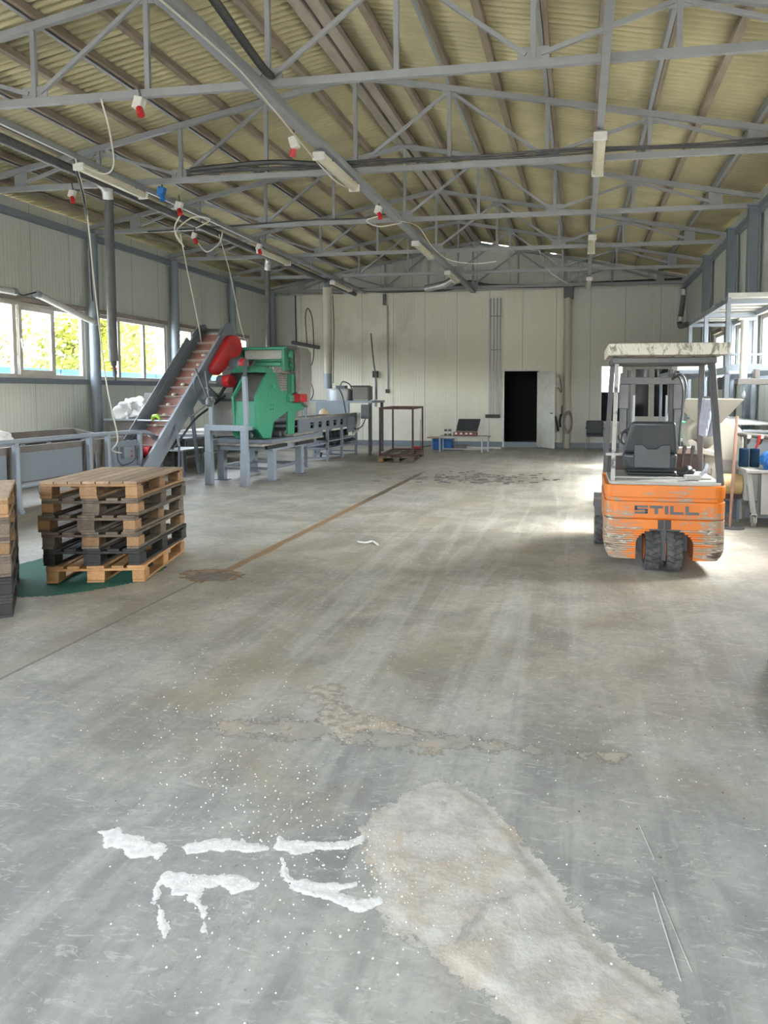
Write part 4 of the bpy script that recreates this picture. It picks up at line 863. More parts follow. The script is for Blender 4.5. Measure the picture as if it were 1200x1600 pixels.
MB().box(-7.95, -7.45, 12.9, 13.7, 0.50, 0.53).build('table_top', 'galv', t, 0.004)
for x, y in ((-7.94, 12.92), (-7.50, 12.92), (-7.94, 13.64), (-7.50, 13.64)): MB().box(x, x+0.04, y, y+0.04, 0, 0.5).build('leg', 'steel', t)
# --- portal stand
t = thing('portal_stand', 'light grey steel portal stand in front of the green machine', 'stand', (-6.07, 12.0, 0))
for x, y in ((-6.44, 12.02), (-5.71, 11.90)):
    MB().box(x-0.062, x+0.062, y-0.062, y+0.062, 0, 0.58).build('leg', 'steel_light', t, 0.004)
    MB().box(x-0.053, x+0.053, y-0.053, y+0.053, 0.58, 0.96).build('leg_sleeve', 'steel_light', t, 0.004)
MB().bar((-6.50, 12.03, 1.01), (-5.65, 11.89, 1.01), 0.10, 0.10).build('cross_beam', 'steel_light', t, 0.004)
MB().bar((-6.40, 12.06, 1.06), (-6.40, 12.06, 1.55), 0.075, 0.075).build('upper_post', 'steel_light', t, 0.004)
MB().bar((-5.68, 11.93, 1.06), (-5.70, 11.93, 1.90), 0.075, 0.075).build('upper_post', 'steel_light', t, 0.004)
MB().bar((-5.70, 11.93, 1.90), (-5.95, 12.55, 2.20), 0.06, 0.06).build('stay', 'steel', t)
for x, y in ((-6.40, 12.06), (-5.70, 11.93)): MB().bar((x, y, 1.0), (x-0.02, y+0.9, 0.98), 0.06, 0.06).build('side_beam', 'steel_light', t)
tb = MB().tube([(-6.44, 12.03, 1.50), (-6.70, 12.08, 2.05)], 0.018, 8).tube([(-6.42, 12.03, 1.50), (-6.52, 12.1, 2.0)], 0.015, 8).tube([(-6.46, 12.0, 1.42), (-6.7, 11.9, 1.2), (-6.8, 11.85, 1.25)], 0.014, 6)
tb.lathe((-6.42, 12.02, 1.38), [(0.03, 0), (0.06, 0.03), (0.06, 0.10), (0.03, 0.16)], 10)
tb.build('valve_cluster', 'darksteel', t, smooth=True)
# --- machine table
t = thing('machine_table', 'heavy grey table carrying the green machine', 'table', (-6.05, 13.4, 0))
for x, y in ((-5.57, 12.72), (-5.55, 14.02), (-6.57, 12.75), (-6.62, 14.2)):
    MB().box(x-0.065, x+0.065, y-0.065, y+0.065, 0.012, 0.56).build('leg', 'steel_light', t, 0.004)
    MB().box(x-0.12, x+0.12, y-0.10, y+0.10, 0, 0.012).build('foot_plate', 'steel', t)
MB().box(-5.62, -5.50, 12.6, 14.25, 0.56, 0.66).box(-6.68, -6.56, 12.6, 14.25, 0.56, 0.66).box(-6.56, -5.62, 12.62, 12.72, 0.56, 0.66).box(-6.56, -5.62, 14.1, 14.2, 0.56, 0.66).build('frame', 'steel_light', t, 0.004)
MB().bar((-5.56, 12.75, 0.24), (-5.56, 14.0, 0.24), 0.05, 0.06).bar((-6.6, 12.75, 0.24), (-6.6, 14.15, 0.24), 0.05, 0.06).bar((-6.6, 12.75, 0.22), (-5.56, 12.75, 0.22), 0.05, 0.05).bar((-6.6, 14.1, 0.22), (-5.56, 14.0, 0.22), 0.05, 0.05).build('stretcher', 'steel', t)
MB().hexa([(-6.65, 12.5, 0.67), (-5.50, 12.15, 0.67), (-5.42, 15.1, 0.67), (-6.85, 15.1, 0.67), (-6.65, 12.5, 0.71), (-5.50, 12.15, 0.71), (-5.42, 15.1, 0.71), (-6.85, 15.1, 0.71)]).build('deck', 'dusty', t, 0.004)
MB().box(-6.6, -5.44, 12.45, 15.1, 0.71, 0.78).build('deck_plate', 'steel', t, 0.006)
MB().box(-6.4, -5.62, 14.15, 15.2, 0.50, 0.66).build('under_box', 'steel', t, 0.006)
MB().box(-5.47, -5.42, 12.2, 13.1, 0.62, 0.68).box(-5.46, -5.42, 13.6, 14.5, 0.60, 0.66).build('edge_strip', 'dark', t)
# --- green machine
t = thing('green_machine', 'large green machine with roller unit on top, stainless hood and a red cover', 'machine', (-6.05, 13.3, 0.78))
side = [(12.10, 1.55), (12.16, 0.98), (12.40, 0.80), (12.74, 0.79), (12.84, 1.08), (13.55, 1.27), (13.50, 0.92), (13.86, 0.92), (13.92, 1.24), (14.42, 1.30), (14.44, 1.68), (14.30, 2.02), (13.80, 2.03), (13.72, 1.95), (12.92, 1.99), (12.60, 1.99)]
side = [(y, z if z > 0.95 else z) for y, z in side]
side[6] = (13.52, 0.80); side[7] = (13.84, 0.80)
for x in (-5.60, -6.02):
    MB().prism(side, 'X', x-0.02, x+0.02).build('side_plate', 'green', t, 0.006)
MB().hexa([(-6.0, 12.66, 1.93), (-5.62, 12.66, 1.93), (-5.62, 12.70, 1.97), (-6.0, 12.70, 1.97), (-6.0, 12.13, 1.50), (-5.62, 12.13, 1.50), (-5.62, 12.17, 1.46), (-6.0, 12.17, 1.46)]).build('inlet_slope', 'brownsteel', t)
MB().box(-6.0, -5.62, 12.16, 12.20, 0.98, 1.47).build('front_plate', 'green', t)
MB().box(-6.0, -5.62, 12.3, 14.3, 1.30, 1.34).build('inner_floor', 'darksteel', t)
MB().box(-6.0, -5.62, 14.36, 14.40, 1.3, 1.9).build('rear_plate', 'green', t)
MB().prism([(12.05, 1.98), (12.35, 2.10), (12.95, 2.07), (13.0, 1.98)], 'X', -6.05, -5.62).build('front_cover', 'green', t, 0.015)
MB().box(-6.5, -6.44, 13.65, 13.75, 0.78, 2.06).build('rear_post', 'green', t)
MB().box(-6.55, -5.64, 13.0, 13.9, 1.99, 2.06).build('top_grate', 'dusty', t, 0.006)
pa = MB().prism([(12.98, 1.97), (13.50, 1.97), (13.50, 1.66), (13.20, 1.66)], 'X', -5.585, -5.575).build('dusty_opening', 'dusty', t)
sl = MB()
for i in range(6): sl.box(-5.575, -5.565, 13.05+0.03*i, 13.48, 1.71+0.045*(5-i)-0.0, 1.722+0.045*(5-i))
sl.build('louvre_slats', 'darksteel', pa)
for y, z in ((12.75, 1.72), (12.72, 1.40), (12.82, 1.40), (12.72, 1.32), (12.82, 1.32), (12.62, 1.58)): MB().cyl((-5.58, y, z), (-5.56, y, z), 0.016, 8).build('bolt', 'greenlight', t)
MB().cyl((-5.58, 12.78, 1.74), (-5.53, 12.78, 1.74), 0.035, 10).build('bearing', 'greenlight', t)
MB().box(-5.58, -5.48, 13.52, 13.62, 1.62, 1.98).build('lever_guide', 'green', t, 0.006)
MB().cyl((-5.52, 13.57, 1.98), (-5.52, 13.57, 2.35), 0.015, 8).build('lever', 'darksteel', t)
MB().box(-5.58, -5.38, 13.72, 14.05, 1.44, 1.60).build('red_cover', 'red', t, 0.012)
MB().box(-5.58, -5.52, 13.5, 13.72, 1.45, 1.58).build('cover_bracket', 'green', t, 0.006)
# roller unit on top
ru = MB(); ru.box(-6.55, -6.49, 13.3, 13.75, 2.05, 2.47).build('roller_cheek', 'green', t, 0.01)
MB().box(-5.60, -5.54, 13.3, 13.75, 2.05, 2.47).build('roller_cheek', 'green', t, 0.01)
MB().cyl((-6.55, 13.36, 2.47), (-5.52, 13.36, 2.47), 0.032, 12).build('top_roller', 'greenlight', t, smooth=True)
MB().hexa([(-6.40, 13.42, 2.27), (-5.66, 13.42, 2.27), (-5.66, 13.44, 2.27), (-6.40, 13.44, 2.27), (-6.45, 13.52, 2.45), (-5.62, 13.52, 2.45), (-5.62, 13.54, 2.45), (-6.45, 13.54, 2.45)]).build('white_apron', 'white', t)
MB().cyl((-6.50, 13.40, 2.235), (-5.60, 13.40, 2.235), 0.035, 12).build('middle_roller', 'green', t, smooth=True)
MB().box(-6.50, -5.60, 13.26, 13.42, 2.12, 2.20).build('lower_beam', 'greenlight', t, 0.02)
tee = MB()
for i in range(9): tee.box(-6.26+0.058*i, -6.235+0.058*i, 13.30, 13.33, 2.035, 2.12)
tee.build('comb_teeth', 'white', t)
MB().cyl((-6.3, 13.30, 2.035), (-5.62, 13.30, 2.035), 0.016, 8).build('comb_bar', 'white', t)
MB().box(-5.80, -5.56, 13.32, 13.4, 1.99, 2.12).build('guard_strip', 'dusty', t)
for x in (-6.60, -5.50):
    MB().cyl((x, 13.45, 2.35), (x+0.05, 13.45, 2.35), 0.06, 14).build('roller_hub', 'greenlight', t, smooth=True)
    MB().cyl((x, 13.50, 2.15), (x+0.05, 13.50, 2.15), 0.05, 14).build('roller_hub', 'green', t, smooth=True)
MB().prism([(13.80, 1.62), (13.78, 2.45), (13.85, 2.53), (14.45, 2.53), (14.62, 2.45), (14.66, 1.9), (14.55, 1.5), (14.42, 1.32), (14.1, 1.45)], 'X', -6.45, -5.50).build('stainless_hood', 'stainless', t, 0.02)
MB().prism([(13.76, 1.62), (13.74, 2.46), (13.84, 2.52), (13.93, 2.3), (13.90, 1.9), (13.97, 1.7)], 'X', -5.50, -5.47).build('caked_dust', 'dusty', t)
MB().prism([(12.45, 0.98), (12.75, 0.79), (12.78, 0.79), (12.62, 1.02)], 'X', -5.9, -5.62).build('outlet_chute', 'greenlight', t, 0.004)
MB().hexa([(-6.22, 12.6, 0.79), (-6.14, 12.6, 0.79), (-6.14, 12.8, 0.79), (-6.22, 12.8, 0.79), (-6.25, 12.45, 0.98), (-6.08, 12.45, 0.98), (-6.08, 12.8, 0.98), (-6.25, 12.8, 0.98)]).build('outlet_chute', 'greenlight', t)
MB().cyl((-6.3, 13.2, 0.84), (-5.6, 13.2, 0.84), 0.06, 14).cyl((-6.3, 13.42, 0.84), (-5.6, 13.42, 0.84), 0.06, 14).build('lower_rollers', 'darksteel', t, smooth=True)
tag(MB().obox((-5.55, 14.1, 0.80), (0.16, 1.2, 0.03), rotm('Z', 0.02)).build('dust_board', 'dusty', None, 0.006), 'board caked with pale dust lying on the machine table', 'board')
# --- outfeed conveyor with square holes
t = thing('outfeed_conveyor', 'grey outfeed conveyor with a row of square holes in its side', 'conveyor', (-6.1, 16.9, 0))
NX = -5.86
sd_ = MB(); y0, y1 = 14.75, 18.95
def oz(y): return 0.80+(y-y0)*0.012
hl = [15.55+i*0.52 for i in range(6)]
sd_.box(NX-0.015, NX+0.015, y0, y1, 0.76, 0.84).box(NX-0.015, NX+0.015, y0, y1, 0.97, 1.06)
ed = [y0]+[e for h in hl for e in (h-0.12, h+0.12)]+[y1]
for i in range(0, len(ed), 2): sd_.box(NX-0.015, NX+0.015, ed[i], ed[i+1], 0.84, 0.97)
sd_.build('side_channel', 'steel', t)
MB().box(NX-0.10, NX-0.07, y0, y1, 0.78, 1.04).build('hole_shade', 'dark', t)  # added near-black plate, puts the shade seen through the holes into colour
MB().box(NX-0.75, NX-0.72, y0, y1, 0.76, 1.06).build('side_channel', 'steel', t)
MB().box(NX-0.72, NX-0.02, y0-0.1, y1+0.1, 0.90, 0.93).build('belt', 'darksteel', t)
MB().box(NX-0.05, NX+0.04, y0-0.3, y1, 1.06, 1.10).build('top_rail', 'dusty', t, 0.004)
MB().box(NX+0.015, NX+0.06, 18.0, 18.9, 0.62, 1.02).build('control_cabinet', 'steel', t, 0.006)
for y in (15.25, 16.63, 17.7, 18.9):
    for x in (NX-0.02, NX-0.74): MB().box(x-0.03, x+0.03, y-0.03, y+0.03, 0, 0.77).build('leg', 'steel_light', t)
    MB().box(NX-0.74, NX, y-0.02, y+0.02, 0.06, 0.10).build('cross_member', 'steel_light', t)
for y in (15.25, 16.63): MB().tube([(NX-0.2, y+0.1, 0.2), (NX-0.22, y+0.1, 0.14), (NX-0.22, y+0.1, 0.08)], 0.03, 8).build('castor', 'black', t)
MB().box(NX-0.7, NX, 16.6, 18.9, 0.28, 0.32).box(NX-0.7, NX, 16.6, 18.9, 0.46, 0.49).build('shelf', 'steel_light', t)
MB().tube(smooth_path([(-6.0, 14.85, 1.06), (-6.0, 14.85, 1.24), (-5.9, 14.9, 1.27), (-5.78, 15.0, 1.25), (-5.78, 15.0, 1.08)]), 0.018, 8).build('hoop', 'steel_light', t)
hs_ = MB(); random.seed(8)
for i in range(6):
    y = 17.0+0.33*i
    hs_.tube(smooth_path([(-6.1, y, 0.35), (-5.95, y+0.1, 0.42), (-5.92, y+0.3, 0.38), (-6.1, y+0.5, 0.36)]), 0.025, 6)
    hs_.cyl((-6.35, y, 0.54), (-6.05, y+0.05, 0.6), 0.09, 10)
tag(hs_.build('hose_tangle', 'black', smooth=True), 'black hoses and fittings piled on the shelf below the outfeed conveyor', 'hose')
t2 = MB().lathe((-6.05, 16.9, 1.10), [(0.05, 0), (0.13, 0.01), (0.12, 0.08), (0.03, 0.16)], 12).build('dust_heap', 'broom', smooth=True)
tag(t2, 'brown heap of material on the outfeed conveyor', 'heap')
# --- platform with tub
t = thing('steel_platform', 'raised grey steel platform beyond the outfeed conveyor', 'platform', (-6.25, 19.1, 0))
MB().box(-7.25, -5.35, 18.6, 19.9, 1.36, 1.42).build('deck', 'steel_light', t, 0.004)
for x, y in ((-7.2, 18.65), (-6.85, 18.65), (-5.42, 18.65), (-7.2, 19.85), (-5.42, 19.85), (-5.75, 19.85)): MB().box(x-0.035, x+0.035, y-0.035, y+0.035, 0, 1.36).build('leg', 'steel_light' if x < -6 else 'darksteel', t)
MB().box(-6.80, -5.95, 18.50, 18.58, 1.05, 1.36).build('front_box', 'steel_light', t, 0.006)
MB().box(-5.62, -5.40, 18.5, 18.6, 0.95, 1.32).build('control_box', 'darksteel', t, 0.008)
MB().tube(smooth_path([(-5.5, 18.5, 0.95), (-5.6, 18.5, 0.75), (-5.8, 18.5, 0.70), (-6.0, 18.5, 1.0), (-6.1, 18.5, 1.5), (-6.25, 18.6, 1.75)]), 0.014, 6).build('control_cord', 'black', t)
MB().tube(smooth_path([(-5.75, 18.7, 1.1), (-5.76, 18.7, 0.8), (-5.9, 18.75, 0.55)]), 0.05, 10).build('drain_pipe', 'white', t, smooth=True)
t = thing('round_tub', 'round grey steel tub standing on the platform', 'tub', (-6.38, 19.1, 1.42))
MB().lathe((-6.38, 19.1, 1.42), [(0.36, 0), (0.36, 0.28), (0.37, 0.29), (0.37, 0.31), (0.34, 0.32)], 32).build('tub_body', 'galv', t, smooth=True)
MB().box(-6.45, -6.2, 18.95, 19.2, 1.74, 1.82).tube(smooth_path([(-6.35, 19.0, 1.8), (-6.25, 18.95, 1.92), (-6.05, 18.9, 1.85), (-5.98, 18.9, 1.70)]), 0.02, 6).build('lid_fitting', 'darksteel', t)
t = thing('wire_crate', 'dark open crate tilted on the platform beside the round tub', 'crate', (-5.75, 19.0, 1.42))
k = MB().box(-5.95, -5.50, 18.85, 18.87, 1.44, 1.80).box(-5.95, -5.93, 18.87, 19.2, 1.44, 1.80).box(-5.52, -5.50, 18.87, 19.2, 1.44, 1.80).box(-5.93, -5.52, 18.87, 19.2, 1.44, 1.46)
k.build('crate_body', 'brownsteel', t); MB().box(-5.99, -5.46, 18.82, 18.86, 1.78, 1.82).box(-5.52, -5.46, 18.80, 18.85, 1.42, 1.78).build('crate_rim', 'black', t)
# ================================================================== PALLETS
def make_pallet(name, label, loc, rz, wt, wb, wp=None, group='stacked wooden pallets', seed=0, top_full=False, wid=0.84, ln=1.24):
    """euro pallet, origin at the middle of its base, short side along X"""
    rnd = random.Random(seed); t = thing(name, label, 'pallet', (0, 0, 0), group); wp = wp or wb
    xs = (-wid/2+0.05, 0, wid/2-0.05)
    for i, x in enumerate(xs):
        w = 0.05 if i != 1 else 0.0725
        MB().box(x-w, x+w, -ln/2, ln/2, 0, 0.022).build('bottom_board', wb, t, 0.003)
    for i, x in enumerate(xs):
        w = 0.05 if i != 1 else 0.0725
        for y in (-ln/2+0.0725, 0, ln/2-0.0725):
            j = rnd.uniform(-0.006, 0.006)
            MB().box(x-w+j, x+w+j, y-0.072, y+0.072, 0.0225, 0.0995).build('block', wp if rnd.random() < 0.7 else wb, t, 0.004)
    for y in (-ln/2+0.05, 0, ln/2-0.05): MB().box(-wid/2, wid/2, y-0.05-(0.02 if y == 0 else 0), y+0.05+(0.02 if y == 0 else 0), 0.10, 0.1215).build('cross_board', wb, t, 0.003)
    if top_full:
        n = 7; ww = wid/n
        for i in range(n): MB().box(-wid/2+i*ww+0.0035, -wid/2+(i+1)*ww-0.0035, -ln/2, ln/2, 0.122, 0.144).build('top_board', wt, t, 0.003)
    else:
        for x, w in ((-wid/2+0.0725, 0.145), (-wid/4+0.02, 0.10), (0, 0.145), (wid/4-0.02, 0.10), (wid/2-0.0725, 0.145)):
            MB().box(x-w/2, x+w/2, -ln/2, ln/2, 0.122, 0.144).build('top_board', wt, t, 0.003)
    t.location = loc; t.rotation_euler = (0, 0, rz)
    return t
names = ['new orange-brown pallet at the bottom of the six pallet stack', 'blackened pallet, second from the bottom of the six pallet stack', 'grey brown pallet, third from the bottom of the six pallet stack', 'grey brown pallet, fourth from the bottom of the six pallet stack', 'grey brown pallet, fifth from the bottom of the six pallet stack', 'closely boarded pallet on top of the six pallet stack']
mats = [('wood_new', 'wood_new', 'wood_new'), ('wood_black', 'wood_black', 'wood_black'), ('wood_grey', 'wood_grey', 'wood_block'), ('wood_grey', 'wood_grey', 'wood_block'), ('wood_grey', 'wood_grey', 'wood_block'), ('wood_top', 'wood_block', 'wood_block')]
ang0 = 0.21
for i in range(6):
    a = ang0+(0.05 if i == 0 else 0.01*((i*7) % 3-1)); dx = 0.012*((i*5) % 3-1)
    cx_, cy_ = -4.22, 6.16
    make_pallet('wooden_pallet', names[i], (cx_+dx+(0.03 if i == 0 else 0), cy_+dx*0.6, 0.004+0.1445*i), a, *mats[i], group='six pallet stack', seed=i, top_full=(i == 5), wid=0.81)
for i in range(7):
    lab = ['black plastic-dark pallet at the very bottom of the stack cut by the left photo edge', 'blackened pallet, second from the bottom of the stack cut by the left photo edge'] + ['brown wooden pallet, %s from the bottom of the stack cut by the left photo edge' % ORD[j] for j in (2, 3, 4)] + ['brown wooden pallet on top of the stack cut by the left photo edge']
    if i > 5: break
    m_ = ('wood_black',)*3 if i < 2 else (('wood_top',)+('wood_block',)*2 if i == 5 else ('wood_grey', 'wood_grey', 'wood_block'))
    make_pallet('wooden_pallet', lab[i], (-4.73-0.02*(i > 1), 4.82+0.02*(i > 1), 0.002+0.1445*i), 0.67, *m_, group='stack cut by the left photo edge', seed=20+i, top_full=(i == 5))
for i in range(2):
    make_pallet('wooden_pallet', ('lower' if i == 0 else 'upper')+' dark pallet of the low pile cut by the right photo edge', (1.55, 3.98, 0.002+0.1445*i), 0.0, 'wood_black' if i else 'wood_grey', 'wood_grey', 'wood_black', group='low pile cut by the right photo edge', seed=40+i)
# red frame on a pallet
pf = make_pallet('wooden_pallet', 'grey wooden pallet under the dark red tubular frame', (-4.28, 17.55, 0.002), 0.09, 'wood_grey', 'wood_grey', 'wood_block', group=None, seed=60, wid=0.82, ln=1.95)
t = thing('tubular_frame', 'dark red tubular cage frame standing on a pallet before the far wall', 'frame', (-4.28, 17.55, 0.15))
R_ = rotm('Z', 0.09); c0 = V((-4.28, 17.55, 0))
cs = [c0+R_ @ V((sx*0.385, sy*0.93, 0)) for sx, sy in ((-1, -1), (1, -1), (1, 1), (-1, 1))]
for c in cs: MB().bar(c+V((0, 0, 0.15)), c+V((0, 0, 1.28)), 0.04, 0.04).build('post', 'rustred', t, 0.003)
for i in range(4):
    a, b_ = cs[i], cs[(i+1) % 4]
    MB().bar(a+V((0, 0, 1.265)), b_+V((0, 0, 1.265)), 0.045, 0.045).build('top_rail', 'rustred', t, 0.003)
    MB().bar(a+V((0, 0, 0.175)), b_+V((0, 0, 0.175)), 0.04, 0.04).build('bottom_rail', 'rustred', t, 0.003)
tag(MB().tube([(-4.0, 18.3, 0.15), (-3.98, 18.3, 0.95)], 0.008, 6).build('thin_rod', 'darksteel'), 'thin rod leaning inside the dark red frame', 'rod')

# ================================================================== FAR WALL FURNITURE
t = thing('work_bench', 'low steel bench with grey top standing at the far wall', 'bench', (-3.15, 20.2, 0))
MB().box(-3.82, -2.45, 19.85, 20.45, 0.40, 0.44).build('bench_top', 'hoodplate', t, 0.005)
for x, y in ((-3.79, 19.88), (-2.62, 19.88), (-3.79, 20.42), (-2.49, 20.2)): MB().box(x-0.02, x+0.02, y-0.02, y+0.02, 0, 0.40).build('leg', 'galv', t, 0.003)
MB().bar((-3.79, 20.4, 0.05), (-2.5, 20.4, 0.05), 0.03, 0.03).build('stretcher', 'galv', t)
t = thing('tool_case', 'open red tool case with black lid on the low bench', 'case', (-3.1, 20.1, 0.44))
MB().box(-3.42, -2.78, 19.92, 20.25, 0.44, 0.55).build('case_base', 'toolred', t, 0.012)
MB().hexa([(-3.40, 20.22, 0.56), (-2.80, 20.22, 0.56), (-2.80, 20.30, 0.56), (-3.40, 20.30, 0.56), (-3.34, 20.34, 0.90), (-2.72, 20.34, 0.90), (-2.72, 20.42, 0.90), (-3.34, 20.42, 0.90)]).build('case_lid', 'black', t, 0.01)
for x in (-3.34, -3.20, -3.05, -2.93): MB().box(x-0.03, x+0.03, 19.90, 19.92, 0.49, 0.54).build('latch', 'white', t)
for x, l in ((-3.66, 'grey metal can, left of the pair on the low bench'), (-3.55, 'grey metal can, right of the pair on the low bench')):
    tt = thing('metal_can', l, 'can', (x, 20.1, 0.44)); MB().cyl((x, 20.1, 0.44), (x, 20.1, 0.62), 0.042, 16).build('can_body', 'darksteel', tt, smooth=True); MB().cyl((x, 20.1, 0.50), (x, 20.1, 0.56), 0.043, 16).build('can_band', 'white', tt, smooth=True)
t = thing('plastic_crate', 'blue plastic crate on the floor under the left end of the low bench', 'crate', (-4.0, 20.9, 0))
MB().box(-4.15, -3.60, 20.7, 21.1, 0.0, 0.26).build('crate_body', 'blue', t, 0.015); MB().box(-4.17, -3.58, 20.68, 21.12, 0.26, 0.31).build('crate_rim', 'blue', t, 0.01)
tag(MB().cyl((-4.35, 20.9, 0.335), (-3.85, 20.8, 0.345), 0.025, 10).build('broomstick', 'broom'), 'pale wooden broomstick lying on the blue crate', 'broomstick')
t = thing('floor_brush', 'small red brush lying on the floor beside the blue crate', 'brush', (-4.6, 20.9, 0))
MB().box(-4.80, -4.55, 20.85, 20.95, 0.0, 0.07).build('brush_head', 'red', t, 0.02); MB().tube([(-4.55, 20.9, 0.05), (-4.25, 20.85, 0.10)], 0.012, 8).build('brush_handle', 'black', t)
tag(MB().box(-3.45, -3.2, 20.6, 20.9, 0, 0.15).build('small_box', 'brownsteel', None, 0.01), 'small brown box on the floor behind the low bench', 'box')
tag(MB().obox((-2.9, 21.3, 0.03), (1.3, 0.12, 0.05), rotm('Z', -0.05)).build('white_strip', 'white', None, 0.01), 'white plastic strip lying on the floor along the far wall', 'strip')
t = thing('visitor_chair', 'black upholstered chair at the far wall near the office window', 'chair', (0.43, 21.4, 0))
MB().box(0.19, 0.67, 21.55, 21.62, 0.42, 0.84).build('backrest', 'black', t, 0.03, segs=3)
MB().box(0.20, 0.66, 21.10, 21.55, 0.40, 0.47).build('seat', 'black', t, 0.025, segs=3)
for x in (0.18, 0.68):
    for y in (21.12, 21.56): MB().cyl((x, y, 0), (x, y, 0.62 if y < 21.3 else 0.80), 0.012, 8).build('leg', 'galv', t)
    MB().box(x-0.02, x+0.02, 21.12, 21.50, 0.62, 0.64).build('armrest', 'black', t, 0.005)

# ================================================================== FORKLIFT
FX = 0.77
t = thing('forklift', 'worn orange three wheel forklift with dirty pale roof slab', 'forklift', (FX, 7.4, 0))
def planpoly(x0, x1, y0, y1, r, rear_only=True, n=5):
    P = []
    for cx2, cy2, a0 in ((x0+r, y0+r, PI), (x1-r, y0+r, 1.5*PI)):
        for i in range(n+1): a = a0+0.5*PI*i/n; P.append((cx2+r*math.cos(a), cy2+r*math.sin(a)))
    return P+[(x1, y1), (x0, y1)]
y0 = 6.74
cw = MB()
cw.prism(planpoly(0.235, 1.285, y0, 7.75, 0.10), 'Z', 0.69, 0.80)
cw.prism(planpoly(0.245, 1.275, y0+0.012, 7.75, 0.10), 'Z', 0.655, 0.69)
cw.prism(planpoly(0.235, 1.285, y0, 7.75, 0.11), 'Z', 0.505, 0.655)
cw.prism(planpoly(0.25, 1.27, y0+0.015, 7.75, 0.11), 'Z', 0.495, 0.505)
cw.prism(planpoly(0.235, 1.285, y0, 7.75, 0.11), 'Z', 0.405, 0.495)
# lower lobes either side of the wheel arch
ins0 = [(0.355, 0.405, 0.60, 0.92, 0.0), (0.30, 0.355, 0.555, 0.965, 0.005), (0.22, 0.30, 0.525, 0.995, 0.01), (0.13, 0.22, 0.51, 1.01, 0.035)]
NL = 14
ins = []
for i in range(NL):
    za, zb2 = 0.125+0.28*i/NL, 0.125+0.28*(i+1)/NL; zm = (za+zb2)/2
    wa = 0.245 if zm < 0.27 else 0.245*math.sqrt(max(0.12, 1-((zm-0.27)/0.145)**2))
    ins.append((za, zb2, 0.757-wa, 0.757+wa, 0.045*max(0, (0.25-zm)/0.125)**2))
for z0, z1, xa, xb, t_ in ins:
    L = [(0.235+t_+0.11*(1-math.cos(a)), y0+t_+0.11*(1-math.sin(a))) for a in [i*PI/10 for i in range(6)]]
    left = L+[(xa, y0+t_), (xa, 7.25), (0.235+t_, 7.25)]
    right_ = [(2*0.76-x, y) for x, y in left][::-1]
    cw.prism(left, 'Z', z0, z1); cw.prism(right_, 'Z', z0, z1)
cwo = cw.build('counterweight', 'orange', t, 0.012, segs=2)
MB().box(0.50, 1.02, 7.12, 7.2, 0.14, 0.42).build('arch_back', 'darksteel', t)
MB().box(0.255, 1.265, 7.25, 8.35, 0.16, 0.50).build('chassis', 'orange', t, 0.01)
MB().box(0.62, 0.90, y0-0.004, y0+0.02, 0.392, 0.41).build('arch_lip', 'darksteel', t, 0.008)
MB().box(0.700, 0.815, y0-0.003, y0+0.08, 0.41, 0.492).build('tow_pocket', 'black', t, 0.004)
MB().cyl((0.758, y0-0.014, 0.40), (0.758, y0-0.014, 0.495), 0.012, 8).build('tow_pin', 'darksteel', t)
# drive wheels
def wheel(parent, c, r, w, name, m='rubber', lug=True):
    k = MB(); cx3, cy3, cz3 = c
    prof = [(r*0.55, -w/2), (r*0.9, -w/2), (r*0.955, -w/2+0.012), (r*0.955, w/2-0.012), (r*0.9, w/2), (r*0.55, w/2)]
    k.lathe((cx3, cy3, cz3), [(p, h) for p, h in prof], 36, 'X')
    o = k.build(name, m, parent, smooth=True)
    if lug:
        g_ = MB()
        for i in range(22):
            a = 2*PI*i/22
            for s in (-1, 1):
                a2 = a+(0.5*PI*2/22 if s > 0 else 0)
                p = V((cx3+s*w*0.24, cy3+r*math.cos(a2), cz3+r*math.sin(a2)))
                R = rotm('X', a2-PI/2) @ rotm('Z', s*0.45)
                g_.obox(p-V((0, math.cos(a2), math.sin(a2)))*0.006, (w*0.50, 0.030, 0.022), R)
        g_.build('tread', m, o)
    h = MB().cyl((cx3-w/2-0.005, cy3, cz3), (cx3+w/2+0.005, cy3, cz3), r*0.55, 24).build('hub', 'orange', o, 0.004)
    return o
for x in (0.663, 0.853): wheel(t, (x, 6.93, 0.205), 0.20, 0.135, 'drive_wheel')
MB().cyl((0.60, 6.93, 0.205), (0.92, 6.93, 0.205), 0.05, 12).box(0.73, 0.79, 6.85, 7.1, 0.1, 0.5).build('drive_unit', 'darksteel', t)
for x in (0.235, 1.30): wheel(t, (x, 8.05, 0.245), 0.24, 0.13, 'front_wheel')
# fenders
for x0_, x1_ in ((0.165, 0.255), (1.265, 1.37)): MB().prism([(7.72, 0.36), (7.78, 0.52), (8.32, 0.52), (8.38, 0.36), (8.33, 0.36), (8.28, 0.49), (7.82, 0.49), (7.77, 0.36)], 'X', x0_, x1_).build('fender', 'darksteel', t)
# hood deck
MB().prism(planpoly(0.27, 1.25, y0+0.03, 7.6, 0.09), 'Z', 0.80, 0.825).build('hood_plate', 'hoodplate', t, 0.006)
MB().box(0.32, 1.20, 7.05, 7.62, 0.825, 0.845).build('seat_deck', 'hoodplate', t, 0.005)
